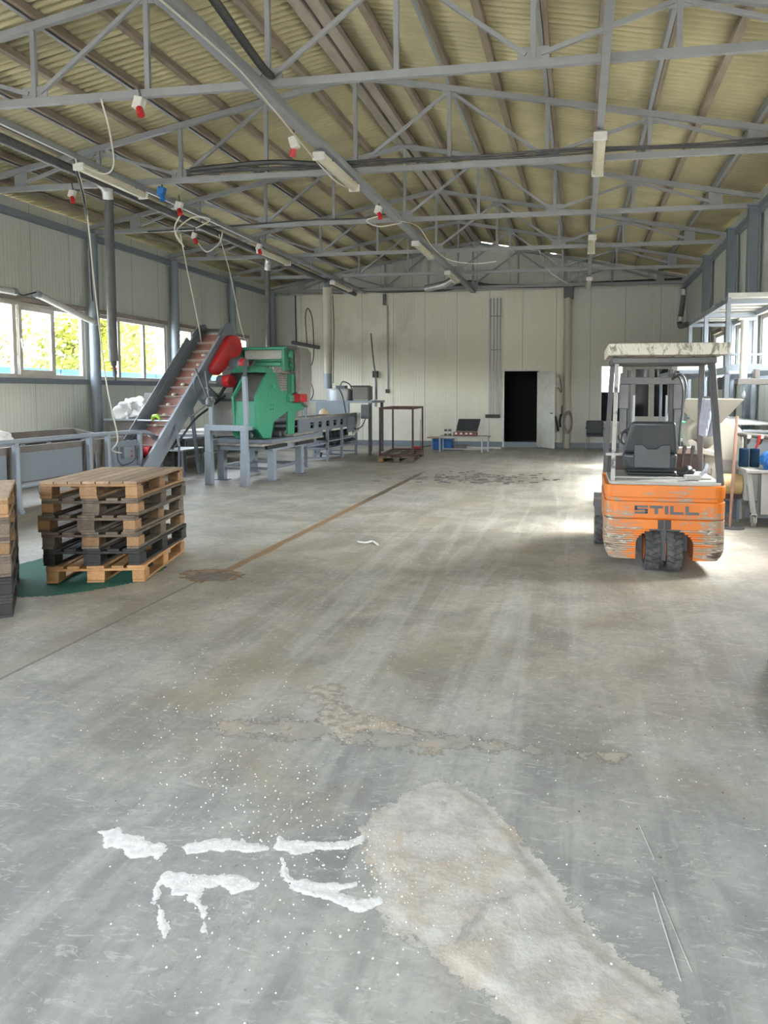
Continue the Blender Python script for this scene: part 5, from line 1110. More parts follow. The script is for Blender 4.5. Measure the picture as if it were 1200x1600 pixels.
# seat
st = MB().hexa([(0.43, 7.10, 0.90), (0.89, 7.10, 0.90), (0.90, 7.28, 0.90), (0.42, 7.28, 0.90), (0.405, 7.08, 1.06), (0.905, 7.08, 1.06), (0.905, 7.26, 1.06), (0.405, 7.26, 1.06)]).hexa([(0.405, 7.08, 1.06), (0.905, 7.08, 1.06), (0.905, 7.26, 1.06), (0.405, 7.26, 1.06), (0.475, 7.02, 1.36), (0.875, 7.02, 1.36), (0.87, 7.12, 1.36), (0.48, 7.12, 1.36)])
so = st.build('seat_backrest', 'seat', t, 0.035, True, 4)
MB().prism([(0.505, 0.925), (0.835, 0.925), (0.835, 1.145), (0.755, 1.145), (0.71, 1.105), (0.625, 1.105), (0.585, 1.145), (0.505, 1.145)], 'Y', 7.055, 7.2).xform(Matrix.Identity(4)).build('back_pocket', 'seat', so, 0.008)
MB().box(0.43, 0.91, 7.22, 7.66, 0.93, 1.03).build('seat_cushion', 'seat', t, 0.03, True, 3)
be = MB()
for i in range(3): be.box(0.44+0.015*(i % 2), 0.90-0.015*(i % 2), 7.12+0.01*(i % 2), 7.58, 0.85+i*0.03, 0.876+i*0.03)
be.build('seat_bellows', 'black', t, 0.012)
MB().tube(smooth_path([(0.50, 7.3, 1.28), (0.42, 7.3, 1.25), (0.40, 7.3, 1.17), (0.46, 7.3, 1.10)]), 0.012, 6).build('seat_strap', 'black', so)
# cowl with steering column, wheel, levers
MB().box(0.30, 0.72, 8.05, 8.25, 0.50, 0.96).build('front_cowl', 'black', t, 0.012)
MB().box(0.28, 0.74, 8.02, 8.06, 0.955, 0.985).build('cowl_rim', 'galv', t, 0.005)
MB().box(0.72, 1.24, 8.05, 8.25, 0.50, 0.98).build('front_cowl', 'black', t, 0.012)
MB().box(0.96, 1.20, 8.06, 8.2, 0.98, 1.05).build('dash_box', 'hoodplate', t, 0.012)
stw = MB(); c = V((0.56, 7.78, 1.16)); ax = V((0, -0.45, 0.9)).normalized(); u = V((1, 0, 0)); w_ = ax.cross(u)
stw.tube([c+u*0.16*math.cos(a)+w_*0.16*math.sin(a) for a in [2*PI*k/28 for k in range(29)]], 0.013, 8)
for k in range(3):
    a = 2*PI*k/3; stw.tube([c, c+u*0.16*math.cos(a)+w_*0.16*math.sin(a)], 0.010, 6)
stw.tube([c, c-ax*0.30], 0.022, 10)
stw.build('steering_wheel', 'black', t, smooth=True)
for i, x in enumerate((0.94, 1.02, 1.10)):
    lv = MB().tube([(x, 7.75, 0.82), (x+0.005, 7.72, 0.95), (x+0.02, 7.68, 1.06)], 0.011, 8).build('hydraulic_lever', 'black', t, smooth=True)
    MB().tube([(x+0.015, 7.70, 1.01), (x+0.022, 7.675, 1.075), (x+0.025, 7.67, 1.10)], [0.014, 0.024, 0.016], 10).build('lever_knob', 'black', lv, smooth=True)
MB().cyl((0.915, 7.70, 0.93), (0.915, 7.70, 0.97), 0.025, 12).build('red_switch', 'red', t)
# overhead guard
post = lambda p, q, m, w=0.055, d=0.055: MB().bar(p, q, w, d, (0, 1, 0)).build('guard_post', m, t, 0.006)
post((0.305, 6.86, 0.82), (0.345, 7.25, 1.955), 'wornpost', 0.038, 0.05)
post((1.245, 6.86, 0.80), (1.205, 7.25, 1.955), 'darksteel', 0.06, 0.05)
post((0.265, 8.12, 0.50), (0.335, 7.98, 1.96), 'darksteel', 0.05, 0.05)
post((1.255, 8.12, 0.50), (1.235, 7.98, 1.96), 'darksteel', 0.055, 0.05)
MB().bar((0.30, 7.23, 1.93), (1.25, 7.23, 1.93), 0.07, 0.06).bar((0.30, 8.0, 1.93), (1.27, 8.0, 1.93), 0.06, 0.06).bar((0.33, 7.2, 1.935), (0.33, 8.02, 1.935), 0.05, 0.06).bar((1.22, 7.2, 1.935), (1.22, 8.02, 1.935), 0.05, 0.06).build('roof_frame', 'darksteel', t, 0.01)
for i in range(4): x = 0.50+i*0.18; MB().bar((x, 7.2, 1.95), (x, 8.0, 1.95), 0.02, 0.03).build('roof_bar', 'darksteel', t)
MB().box(0.255, 1.345, 7.08, 8.22, 1.975, 2.085).build('roof_slab', 'foam', t, 0.012, segs=2)
# mast
for x in (0.475, 1.055):
    MB().box(x-0.035, x+0.035, 8.40, 8.52, 0.06, 1.845).build('outer_mast', 'mast', t, 0.004)
    s = 1 if x < FX else -1
    MB().box(x+s*0.045, x+s*0.085, 8.44, 8.55, 0.08, 1.88).build('inner_mast', 'darksteel', t, 0.003)
    MB().cyl((x+s*0.11, 8.42, 0.15), (x+s*0.11, 8.42, 1.6), 0.018, 12).build('lift_cylinder', 'galv', t, smooth=True)
    MB().box(x-0.05, x+0.05, 8.36, 8.42, 1.45, 1.72).build('mast_bracket', 'mast', t, 0.006)
MB().box(0.43, 1.10, 8.36, 8.42, 1.72, 1.795).build('mast_crossbar', 'mast', t, 0.006)
MB().box(0.44, 1.09, 8.42, 8.5, 0.30, 0.42).build('mast_crossbar', 'darksteel', t, 0.006)
MB().tube(smooth_path([(1.0, 8.33, 1.79), (1.08, 8.32, 1.82), (1.13, 8.32, 1.7), (1.10, 8.32, 1.45), (1.08, 8.34, 1.2), (1.07, 8.35, 0.5)]), 0.012, 6).build('hydraulic_hose', 'black', t)
MB().tube(smooth_path([(0.98, 8.33, 1.77), (1.05, 8.30, 1.80), (1.10, 8.30, 1.65), (1.09, 8.32, 1.42)]), 0.012, 6).build('hydraulic_hose', 'black', t)
MB().box(0.40, 1.14, 8.58, 8.62, 0.10, 0.18).box(0.40, 1.14, 8.58, 8.62, 0.42, 0.50).build('fork_carriage', 'darksteel', t, 0.005)
for x in (0.5, 1.0):
    MB().box(x, x+0.09, 8.62, 8.66, 0.05, 0.52).box(x, x+0.09, 8.66, 9.7, 0.05, 0.085).build('fork', 'darksteel', t, 0.004)
# lettering STILL
def letters(text, x0, z0, h, w, gap, yb, parent):
    mb = MB(); x = x0; th = h*0.30; ya_, yb_ = yb-0.006, yb+0.002
    for ch in text:
        if ch == 'S':
            for a, b_ in ((0, th*0.85), (h/2-th*0.42, h/2+th*0.42), (h-th*0.85, h)): mb.box(x, x+w, ya_, yb_, z0+a, z0+b_)
            mb.box(x, x+th*1.1, ya_, yb_, z0+h/2, z0+h-0.01); mb.box(x+w-th*1.1, x+w, ya_, yb_, z0+0.01, z0+h/2)
        elif ch == 'T': mb.box(x, x+w, ya_, yb_, z0+h-th, z0+h); mb.box(x+w/2-th*0.65, x+w/2+th*0.65, ya_, yb_, z0, z0+h-th)
        elif ch == 'I': mb.box(x, x+th*1.3, ya_, yb_, z0, z0+h); x += th*1.3+gap; continue
        elif ch == 'L': mb.box(x, x+th*1.3, ya_, yb_, z0, z0+h); mb.box(x+th*1.3, x+w, ya_, yb_, z0, z0+th)
        x += w+gap
    o = mb.build('lettering', 'darksteel', parent); o['label'] = 'dark grey maker lettering'; return o
letters('STILL', 0.495, 0.545, 0.075, 0.115, 0.016, y0, cwo)
# things on the forklift
tag(blob('black_cap', (0.99, 7.18, 0.88), (0.085, 0.09, 0.055), 'black', None, None, 4, 0.3).build('knit_cap', 'black', smooth=True), 'black cap lying on the forklift hood beside the seat', 'cap')
t2 = thing('seat_belt_buckle', 'grey belt with pale buckle lying on the forklift hood', 'belt', (1.1, 7.1, 0.845))
MB().obox((1.02, 6.98, 0.855), (0.15, 0.06, 0.05), rotm('Z', 0.3)).build('buckle', 'hoodplate', t2, 0.012)
MB().tube([(1.08, 7.0, 0.86), (1.14, 7.08, 0.90), (1.18, 7.2, 0.95)], 0.02, 6).build('strap', 'steel', t2)
# towel
tw = bmesh.new(); nx_, nz_ = 16, 26; G = []
for j in range(nz_+1):
    row = []
    for i in range(nx_+1):
        u_, v_ = i/nx_, j/nz_
        x = 1.235+0.155*u_-0.03*v_*(1-u_*0.3); z = 1.575-0.38*v_-0.02*math.sin(u_*3)
        y = 7.93-0.035+0.018*math.sin(u_*9+v_*2)+0.01*math.sin(u_*17+v_*5)
        row.append(tw.verts.new((x, y, z)))
    G.append(row)
for j in range(nz_):
    for i in range(nx_): tw.faces.new((G[j][i], G[j][i+1], G[j+1][i+1], G[j+1][i]))
k = MB(); k.b.free(); k.b = tw; o = k.build('towel', 'towel', smooth=True); sol = o.modifiers.new('thick', 'SOLIDIFY'); sol.thickness = 0.012
tag(o, 'blue grey towel hanging on the right front post of the forklift', 'towel')
tag(MB().obox((1.3, 7.97, 1.58), (0.22, 0.02, 0.02), rotm('Z', 0)).build('towel_hook', 'darksteel'), 'small steel bar the towel hangs from', 'bar')

# ================================================================== RIGHT SIDE
t = thing('pole_stand', 'thin reddish steel pole on a flat round foot beside the forklift', 'pole', (1.82, 9.25, 0))
MB().cyl((1.80, 9.25, 0.02), (1.845, 9.25, 1.35), 0.018, 12).build('pole', 'copper', t, smooth=True)
MB().lathe((1.83, 9.25, 0), [(0.14, 0), (0.14, 0.012), (0.03, 0.02), (0.02, 0.04)], 24).build('foot', 'darksteel', t, smooth=True)
# beige mixing machine
t = thing('mixing_machine', 'beige plastic mixing machine with square funnel behind the forklift', 'machine', (1.75, 10.1, 0))
fn = MB(); zt, zb = 1.55, 1.24
fn.hexa([(1.50, 9.95, zb), (1.80, 9.95, zb), (1.80, 10.25, zb), (1.50, 10.25, zb), (1.24, 9.7, zt), (2.02, 9.7, zt), (2.02, 10.5, zt), (1.24, 10.5, zt)])
fn.build('funnel', 'beige', t, 0.008)
MB().prism([(1.58, 0.30), (1.55, 0.75), (1.40, 0.95), (1.38, 1.18), (1.52, 1.30), (1.90, 1.30), (2.05, 1.16), (2.10, 0.98), (2.08, 0.72), (1.97, 0.24), (1.70, 0.24)], 'Y', 9.97, 10.6).build('drum_body', 'beige', t, 0.05, True, 4)
MB().prism([(1.72, 0.78), (2.085, 0.76), (1.975, 0.23), (1.72, 0.23)], 'Y', 9.93, 9.97).build('lower_shell', 'dusty', t, 0.01)
sc_ = MB(); sc_.lathe((0, 0, 0), [(0.02, -0.2), (0.09, -0.15), (0.125, -0.05), (0.125, 0.08), (0.09, 0.17), (0.02, 0.2)], 20)
sc_.xform(Matrix.Translation((1.62, 9.86, 1.10)) @ Matrix.Rotation(0.35, 4, 'Y')); sc_.build('bulge', 'dusty', t, smooth=True)
MB().prism([(1.36, 1.02), (1.40, 0.92), (1.56, 0.84), (1.78, 0.80), (1.80, 0.86), (1.58, 0.92), (1.42, 1.04)], 'Y', 9.80, 9.95).build('collar', 'beige', t, 0.015)
MB().box(1.34, 1.76, 9.91, 10.45, 0.25, 0.86).build('base_box', 'beige', t, 0.02)
MB().cyl((1.56, 9.88, 0.62), (1.56, 9.88, 0.86), 0.035, 12).tube([(1.44, 9.88, 0.64), (1.44, 9.88, 0.58), (1.68, 9.88, 0.58), (1.68, 9.88, 0.66)], 0.014, 8).build('pipework', 'dusty', t, smooth=True)
for x in (1.45, 2.0): MB().box(x-0.03, x+0.03, 10.0, 10.06, 0, 0.30).build('leg', 'steel', t)
for x in (1.45, 2.0): MB().box(x-0.03, x+0.03, 10.45, 10.51, 0, 0.30).build('leg', 'steel', t)
t = thing('plastic_canister', 'tan plastic canister below the mixing machine', 'canister', (1.95, 9.75, 0))
MB().cyl((1.72, 9.72, 0.48), (2.02, 9.72, 0.48), 0.13, 24).build('canister_body', 'tan', t, 0.02, True)
MB().box(1.74, 2.0, 9.66, 9.78, 0.30, 0.36).build('cradle', 'rustred', t); 
for x in (1.76, 1.98): MB().box(x-0.015, x+0.015, 9.70, 9.74, 0, 0.31).build('leg', 'steel', t)
# stainless table with cabinet
t = thing('stainless_table', 'stainless steel table with lower cabinet and castors at the right photo edge', 'table', (2.35, 9.7, 0))
MB().box(1.98, 2.80, 9.30, 10.05, 0.66, 0.70).build('table_top', 'stainless', t, 0.006)
MB().box(2.16, 2.78, 9.32, 9.98, 0.16, 0.66).build('cabinet', 'stainless', t, 0.008)
MB().box(2.02, 2.16, 9.50, 9.98, 0.30, 0.64).build('side_bracket', 'hoodplate', t, 0.006)
MB().bar((2.02, 9.36, 0.66), (2.09, 9.36, 0.16), 0.06, 0.05).build('leg', 'hoodplate', t, 0.006)
MB().bar((2.74, 9.36, 0.66), (2.74, 9.36, 0.02), 0.05, 0.05).build('leg', 'hoodplate', t, 0.006)
MB().bar((2.04, 9.98, 0.66), (2.06, 9.98, 0.0), 0.05, 0.05).build('leg', 'hoodplate', t, 0.006)
MB().bar((2.74, 9.98, 0.66), (2.74, 9.98, 0.0), 0.05, 0.05).build('leg', 'hoodplate', t, 0.006)
cs_ = MB().cyl((2.07, 9.36, 0.075), (2.11, 9.36, 0.075), 0.072, 20).build('castor_wheel', 'dusty', t, 0.006, True)
MB().box(2.055, 2.065, 9.33, 9.39, 0.06, 0.17).box(2.115, 2.125, 9.33, 9.39, 0.06, 0.17).box(2.055, 2.125, 9.32, 9.40, 0.155, 0.17).build('castor_fork', 'stainless', cs_)
MB().cyl((2.05, 9.52, 0.52), (2.05, 9.44, 0.52), 0.03, 10).tube([(2.06, 9.45, 0.56), (2.07, 9.45, 0.42), (2.08, 9.47, 0.32)], 0.02, 8).build('valve', 'galv', t, smooth=True)
for x, l in ((1.98+0.06, 'left'), (2.17, 'right')):
    tt = thing('glass_jar', 'dark blue tool jar on the stainless table, %s of the two' % l, 'jar', (x, 9.75, 0.70), 'tool jars')
    MB().cyl((x, 9.75, 0.70), (x, 9.75, 0.93), 0.058, 18).build('jar_body', 'outblue', tt, 0.01, True)
tag(MB().tube([(2.18, 9.75, 0.93), (2.21, 9.75, 1.0), (2.225, 9.75, 1.10)], [0.012, 0.016, 0.018], 8).build('pliers', 'red', smooth=True), 'red handled pliers standing in the right tool jar', 'pliers')
tag(MB().tube([(2.05, 9.75, 0.93), (2.06, 9.75, 1.10)], 0.018, 8).build('screwdriver', 'black', smooth=True), 'black handled tool standing in the left tool jar', 'screwdriver')
t = thing('water_pump', 'round bright blue pump on the stainless table at the right photo edge', 'pump', (2.30, 9.5, 0.70))
MB().tube([(2.30, 9.40, 0.81), (2.30, 9.62, 0.81)], [0.10, 0.105], 20).build('pump_body', 'blue', t, 0.015, True)
MB().tube([(2.28, 9.36, 0.81), (2.28, 9.40, 0.81)], 0.06, 16).box(2.24, 2.36, 9.42, 9.6, 0.70, 0.73).build('pump_flange', 'blue', t)
MB().box(2.255, 2.275, 9.34, 9.36, 0.70, 0.86).build('pump_stay', 'hoodplate', t)
t = thing('splash_screen', 'grey splash screen behind the stainless table', 'screen', (2.35, 10.08, 0))
MB().box(2.15, 2.85, 10.08, 10.11, 0.0, 1.02).build('screen_panel', 'galv', t); MB().box(2.14, 2.85, 10.06, 10.13, 1.02, 1.05).build('screen_rim', 'stainless', t)
sc2 = MB(); random.seed(3)
for i in range(16):
    p = V((2.05+random.random()*0.7, 10.2+random.random()*0.3, 1.08+random.random()*0.05)); sc2.obox(p, (0.28, 0.05, 0.02), rotm('Z', random.uniform(-0.7, 0.7)))
tag(sc2.build('scrap_pieces', 'galv'), 'heap of pale scrap strips on the shelf behind the splash screen', 'scrap', kind='stuff')
mb = MB().tube([(2.0, 10.0, 1.10), (2.35, 9.8, 1.07), (2.8, 9.8, 1.06)], 0.03, 10)
for x in (2.1, 2.25, 2.4): mb.cyl((x, 9.9, 1.0), (x, 9.78, 1.08), 0.035, 10)
tag(mb.build('pipe_fittings', 'brownsteel', smooth=True), 'row of dark pipe fittings above the tool jars', 'pipe')
# steel rack
t = thing('steel_rack', 'tall grey steel rack with a slatted top deck along the right wall', 'rack', (2.4, 12.5, 0))
for y in (10.78, 12.6, 14.35):
    for x in (2.0, 2.75):
        MB().box(x-0.03, x+0.03, y-0.03, y+0.03, 0, 2.90).build('upright', 'steel_light', t, 0.004)
    MB().bar((2.0, y, 1.98), (2.78, y, 1.98), 0.05, 0.09).build('cross_beam', 'steel_light', t, 0.004)
    MB().bar((2.0, y, 2.88), (2.78, y, 2.88), 0.05, 0.06).build('cross_beam', 'steel_light', t, 0.004)
for z, h in ((2.90, 0.07), (1.94, 0.10), (1.16, 0.05)):
    for x in (2.0, 2.77): MB().bar((x, 10.7, z), (x, 14.4, z), 0.05, h).build('long_beam', 'steel_light', t, 0.004)
for i in range(9): MB().box(1.99, 2.80, 10.72+i*0.42, 10.92+i*0.42, 2.94, 2.965).build('deck_slat', 'hoodplate', t, 0.003)
MB().box(1.97, 2.80, 10.66, 10.70, 2.93, 2.99).build('end_strip', 'hoodplate', t, 0.004)
MB().box(2.0, 2.78, 10.7, 14.4, 1.185, 1.20).build('shelf_board', 'hoodplate', t)
MB().box(2.0, 2.78, 10.72, 10.78, 2.14, 2.17).build('hand_bar', 'steel_light', t)
t = thing('small_rack', 'lower grey steel frame continuing beyond the tall rack', 'rack', (1.75, 13, 0))
for y in (12.2, 14.6):
    for x in (1.52, 1.92): MB().box(x-0.025, x+0.025, y-0.025, y+0.025, 0, 1.98).build('upright', 'steel', t, 0.004)
    MB().bar((1.5, y, 1.96), (1.94, y, 1.96), 0.05, 0.06).build('cross_beam', 'steel', t)
for x in (1.52, 1.92): MB().bar((x, 12.2, 1.96), (x, 14.6, 1.96), 0.05, 0.06).build('long_beam', 'steel', t)
MB().box(1.55, 1.9, 12.5, 13.2, 1.99, 2.10).build('stored_box', 'white', t, 0.01)
tag(MB().tube([(1.12, 10.75, 0.0), (1.36, 11.4, 0.9), (1.56, 11.9, 1.60)], 0.022, 10).build('leaning_pole', 'darksteel', smooth=True), 'dark pole leaning behind the forklift mast', 'pole')
tag(MB().hexa([(1.30, 10.9, 1.0), (1.52, 10.9, 1.0), (1.52, 11.3, 1.0), (1.30, 11.3, 1.0), (1.38, 10.9, 1.22), (1.50, 10.9, 1.22), (1.50, 11.3, 1.22), (1.38, 11.3, 1.22)]).build('green_tray', 'greenlight', None, 0.01), 'green and pale tray behind the forklift levers', 'tray')
t = thing('side_stand', 'dark stand with a pale top under the green tray', 'stand', (1.40, 11.1, 0))
MB().box(1.2, 1.6, 10.85, 11.35, 0.94, 0.98).build('stand_top', 'white', t, 0.006)
for x in (1.23, 1.57):
    for y in (10.88, 11.32): MB().box(x-0.02, x+0.02, y-0.02, y+0.02, 0, 0.94).build('leg', 'darksteel', t)
# hanging white tube at the rack
t = thing('filling_tube', 'white vertical tube with brown clamp hanging at the steel rack', 'tube', (2.16, 10.5, 1.7))
MB().cyl((2.16, 10.5, 1.80), (2.16, 10.5, 2.62), 0.05, 18).build('tube_body', 'white', t, smooth=True)
MB().box(2.08, 2.30, 10.44, 10.56, 2.60, 2.63).build('tube_cap', 'white', t)
MB().box(2.08, 2.52, 10.42, 10.58, 1.74, 1.82).box(2.30, 2.36, 10.44, 10.56, 1.82, 1.95).build('clamp', 'brownsteel', t, 0.006)
MB().tube([(2.17, 10.5, 1.74), (2.17, 10.5, 1.64)], [0.012, 0.012], 8).lathe((2.17, 10.5, 1.56), [(0.02, 0), (0.035, 0.03), (0.03, 0.07), (0.012, 0.10)], 12).build('valve_bulb', 'galv', t, smooth=True)
tag(MB().box(2.80, 2.93, 15.6, 16.0, 1.70, 1.95).build('wall_box', 'darksteel', None, 0.01), 'small dark box on the right wall beyond the rack', 'box')

# ================================================================== FLOOR MARKS AND LITTER
from mathutils import noise as nz
def rough_poly(pts, it=4, amp=0.14, seed=1):
    r = random.Random(seed); pts = [V((p[0], p[1], 0)) for p in pts]
    for k in range(it):
        out = []
        for i, p in enumerate(pts):
            q = pts[(i+1) % len(pts)]; d = q-p; n_ = V((-d.y, d.x, 0))
            out.append(p); out.append((p+q)/2+n_*r.uniform(-amp, amp))
        pts = out; amp *= 0.95
    return pts
def patch(name, pts, m, h, label, cat, seed=1, it=4, amp=0.14, kind=None, cell=0.01, rim=0.05):
    P = rough_poly(pts, it-1, amp, seed); n_ = len(P)
    xs = [p.x for p in P]; ys = [p.y for p in P]; x0, x1, y0, y1 = min(xs)-rim*0.6, max(xs)+rim*0.6, min(ys)-rim*0.6, max(ys)+rim*0.6
    E = [(P[i].x, P[i].y, P[(i+1) % n_].x, P[(i+1) % n_].y) for i in range(n_)]
    def sd(x, y):
        d = 1e9; ins_ = False
        for ax_, ay, bx, by in E:
            ex, ey = bx-ax_, by-ay; t_ = ((x-ax_)*ex+(y-ay)*ey)/(ex*ex+ey*ey+1e-12); t_ = max(0, min(1, t_))
            dx, dy = x-ax_-ex*t_, y-ay-ey*t_; q = dx*dx+dy*dy
            if q < d: d = q
            if (ay > y) != (by > y) and x < (bx-ax_)*(y-ay)/(by-ay)+ax_: ins_ = not ins_
        d = math.sqrt(d); return d if ins_ else -d
    nx_, ny_ = int((x1-x0)/cell)+1, int((y1-y0)/cell)+1; b = bmesh.new(); lay = b.verts.layers.float.new('rim'); G = {}
    for j in range(ny_+1):
        for i in range(nx_+1):
            x, y = x0+i*cell, y0+j*cell; s_ = sd(x, y)
            if s_ < -rim*0.5: continue
            e = max(0.0, min(1.0, (s_+rim*0.5)/rim)); k = e*e*(3-2*e)
            k = max(0.0, (e-0.55)/0.45)**1.5; zz = 0.0003+h*k+0.25*h*k*nz.noise(V((x*9, y*9, seed)))
            vv = b.verts.new((x, y, zz)); vv[lay] = e; G[i, j] = vv
    for (i, j) in list(G):
        if (i+1, j) in G and (i, j+1) in G and (i+1, j+1) in G: b.faces.new((G[i, j], G[i+1, j], G[i+1, j+1], G[i, j+1]))
    bmesh.ops.delete(b, geom=[v for v in b.verts if not v.link_faces], context='VERTS')
    k = MB(); k.b.free(); k.b = b; o = k.build(name, m, smooth=True)
    return tag(o, label, cat, kind=kind)
PATCH = [(-0.55, 2.92), (-0.66, 2.81), (-0.75, 2.65), (-0.77, 2.52), (-0.71, 2.38), (-0.64, 2.26), (-0.58, 2.12), (-0.47, 2.03), (-0.4, 2.01), (-0.3, 1.91), (-0.21, 1.86), (-0.08, 1.70), (0.34, 1.70), (0.27, 1.96), (0.17, 2.04), (0.07, 2.12), (0.02, 2.22), (-0.05, 2.36), (-0.15, 2.52), (-0.23, 2.64), (-0.35, 2.82), (-0.46, 2.9)]
patch('mortar_patch', PATCH, 'mortar', 0.005, 'large pale mortar repair smeared over the floor in the foreground', 'floor patch', 3, 4, 0.08, None, 0.012, 0.10)
S1 = [(-1.74, 2.35), (-1.68, 2.39), (-1.63, 2.36), (-1.54, 2.34), (-1.44, 2.32), (-1.41, 2.23), (-1.46, 2.26), (-1.52, 2.23), (-1.58, 2.27), (-1.65, 2.26)]
S2 = [(-1.38, 2.32), (-1.3, 2.38), (-1.19, 2.39), (-1.21, 2.44), (-1.16, 2.38), (-1.08, 2.38), (-1.07, 2.36), (-1.14, 2.33), (-1.27, 2.32), (-1.34, 2.28)]
S3 = [(-1.06, 2.38), (-1.08, 2.47), (-1.02, 2.42), (-0.9, 2.44), (-0.81, 2.46), (-0.76, 2.53), (-0.75, 2.48), (-0.81, 2.41), (-0.89, 2.4), (-0.97, 2.35), (-1.04, 2.36)]
S4 = [(-1.37, 2.16), (-1.36, 2.19), (-1.25, 2.19), (-1.2, 2.19), (-1.14, 2.21), (-1.03, 2.19), (-1.03, 2.15), (-1.08, 2.12), (-1.15, 2.16), (-1.19, 2.13), (-1.18, 2.08), (-1.12, 2.02), (-1.05, 1.92), (-1.1, 1.95), (-1.15, 2.03), (-1.23, 2.09), (-1.28, 2.08), (-1.34, 2.13), (-1.31, 2.07), (-1.23, 1.97), (-1.19, 1.9), (-1.24, 1.94), (-1.32, 2.04)]
S5 = [(-1.01, 2.33), (-0.94, 2.23), (-0.83, 2.22), (-0.71, 2.25), (-0.7, 2.23), (-0.75, 2.19), (-0.68, 2.17), (-0.61, 2.2), (-0.59, 2.17), (-0.64, 2.12), (-0.75, 2.14), (-0.85, 2.16), (-0.93, 2.2), (-0.98, 2.26)]
for S_, l, sdd in ((S1, 'leftmost white plaster splash on the foreground floor', 1), (S2, 'straight white plaster streak in the middle of the upper splash row', 2), (S3, 'white plaster streak reaching the mortar patch, upper row', 4), (S4, 'forked white plaster splash with two runs, lower row', 5), (S5, 'curved white plaster streak reaching the mortar patch, lower row', 6)):
    patch('plaster_splash', S_, 'plaster', 0.0012, l, 'splash', sdd, 4, 0.14, None, 0.004, 0.018)
patch('crumbled_concrete', [(-1.46, 3.78), (-1.31, 3.86), (-1.24, 3.66), (-1.13, 3.52), (-0.93, 3.47), (-0.75, 3.34), (-0.77, 3.3), (-0.94, 3.34), (-1.03, 3.32), (-1.02, 3.16), (-1.13, 3.23), (-1.24, 3.35), (-1.29, 3.53), (-1.39, 3.63)], 'crumble', 0.002, 'crumbled brownish concrete spot in the middle foreground', 'floor patch', 8, 4, 0.12, None, 0.01, 0.07)
patch('repair_band', [(-1.80, 3.30), (-1.24, 3.38), (-0.59, 3.36), (0.23, 3.31), (0.2, 3.20), (-0.57, 3.16), (-1.13, 3.18), (-1.75, 3.18)], 'band', 0.0006, 'faint brownish repair band crossing the floor at the crumbled spot', 'floor patch', 9, 4, 0.08, None, 0.02, 0.14)
patch('green_floor_sheet', [(-5.21, 6.09), (-5.15, 6.5), (-4.4, 6.7), (-3.75, 6.2), (-3.70, 5.66), (-3.81, 5.48), (-3.9, 5.36), (-4.1, 5.14), (-4.35, 5.04), (-4.60, 5.05), (-5.1, 5.3)], 'greensheet', 0.001, 'green floor sheet lying under the pallet stacks', 'sheet', 4, 3, 0.02, None, 0.02, 0.01)
patch('rusty_silt', [(-3.51, 6.07), (-3.28, 6.20), (-3.10, 6.14), (-2.92, 6.05), (-2.93, 5.88), (-3.18, 5.74), (-3.41, 5.85)], 'silt', 0.006, 'brown silt heap at the end of the floor joint beside the pallet stack', 'silt', 12, 4, 0.14, None, 0.012, 0.12)
sl = MB()
for i in range(5): sl.box(-3.35, -3.0, 5.80+i*0.05, 5.815+i*0.05, 0.006, 0.012)
tag(sl.build('drain_slats', 'brownsteel'), 'rusty drain slats showing in the brown silt', 'drain')
rnd = random.Random(11)
def crumbs(name, n, fn_, rmin, rmax, m, label, cat):
    k = MB()
    for i in range(n):
        x, y = fn_(); r = rnd.uniform(rmin, rmax); z = 0.001
        if name == 'foam_crumbs': z = 0.004
        a = rnd.uniform(0, PI); v = [V((r*math.cos(a+j*2*PI/5)*rnd.uniform(0.7, 1.2), r*math.sin(a+j*2*PI/5)*rnd.uniform(0.7, 1.2), 0))+V((x, y, z)) for j in range(5)]
        B = [k.b.verts.new(p) for p in v]; T = k.b.verts.new((x, y, z+r*0.9))
        for j in range(5): k.b.faces.new((B[j], B[(j+1) % 5], T))
        k.b.faces.new(B[::-1])
    return tag(k.build(name, m), label, cat, kind='stuff')
def f1():
    c = rnd.choice([(-1.45, 2.75, 0.28), (-1.1, 2.55, 0.28), (-0.75, 2.35, 0.22), (-0.45, 2.35, 0.22), (-2.2, 4.0, 0.8), (-1.9, 3.2, 0.5), (-0.8, 3.3, 0.7), (-0.3, 2.2, 0.3), (-1.0, 2.0, 0.4), (0.2, 4.5, 1.2), (-2.4, 5.5, 0.9), (-1.2, 5.5, 1.6), (0.5, 3.2, 0.7)])
    return c[0]+rnd.gauss(0, c[2]*0.6), c[1]+rnd.gauss(0, c[2]*0.6)
crumbs('foam_crumbs', 1300, f1, 0.0016, 0.0048, 'white', 'tiny white foam crumbs scattered over the foreground floor', 'crumbs')
def f2(): return rnd.uniform(-1.8, 0.9), rnd.uniform(1.8, 5.5)
crumbs('dark_crumbs', 130, f2, 0.0015, 0.005, 'brownsteel', 'tiny dark bits scattered over the foreground floor', 'crumbs')
k = MB()
for i in range(110):
    x, y = rnd.gauss(-1.9, 0.75), rnd.gauss(13.8, 0.45)
    k.obox((x, y, 0.012), (rnd.uniform(0.03, 0.16), rnd.uniform(0.008, 0.03), 0.012), rotm('Z', rnd.gauss(0, 0.5)))
tag(k.build('swept_litter', 'brownsteel'), 'dark splinters and litter on the floor in front of the far wall', 'litter', kind='stuff')
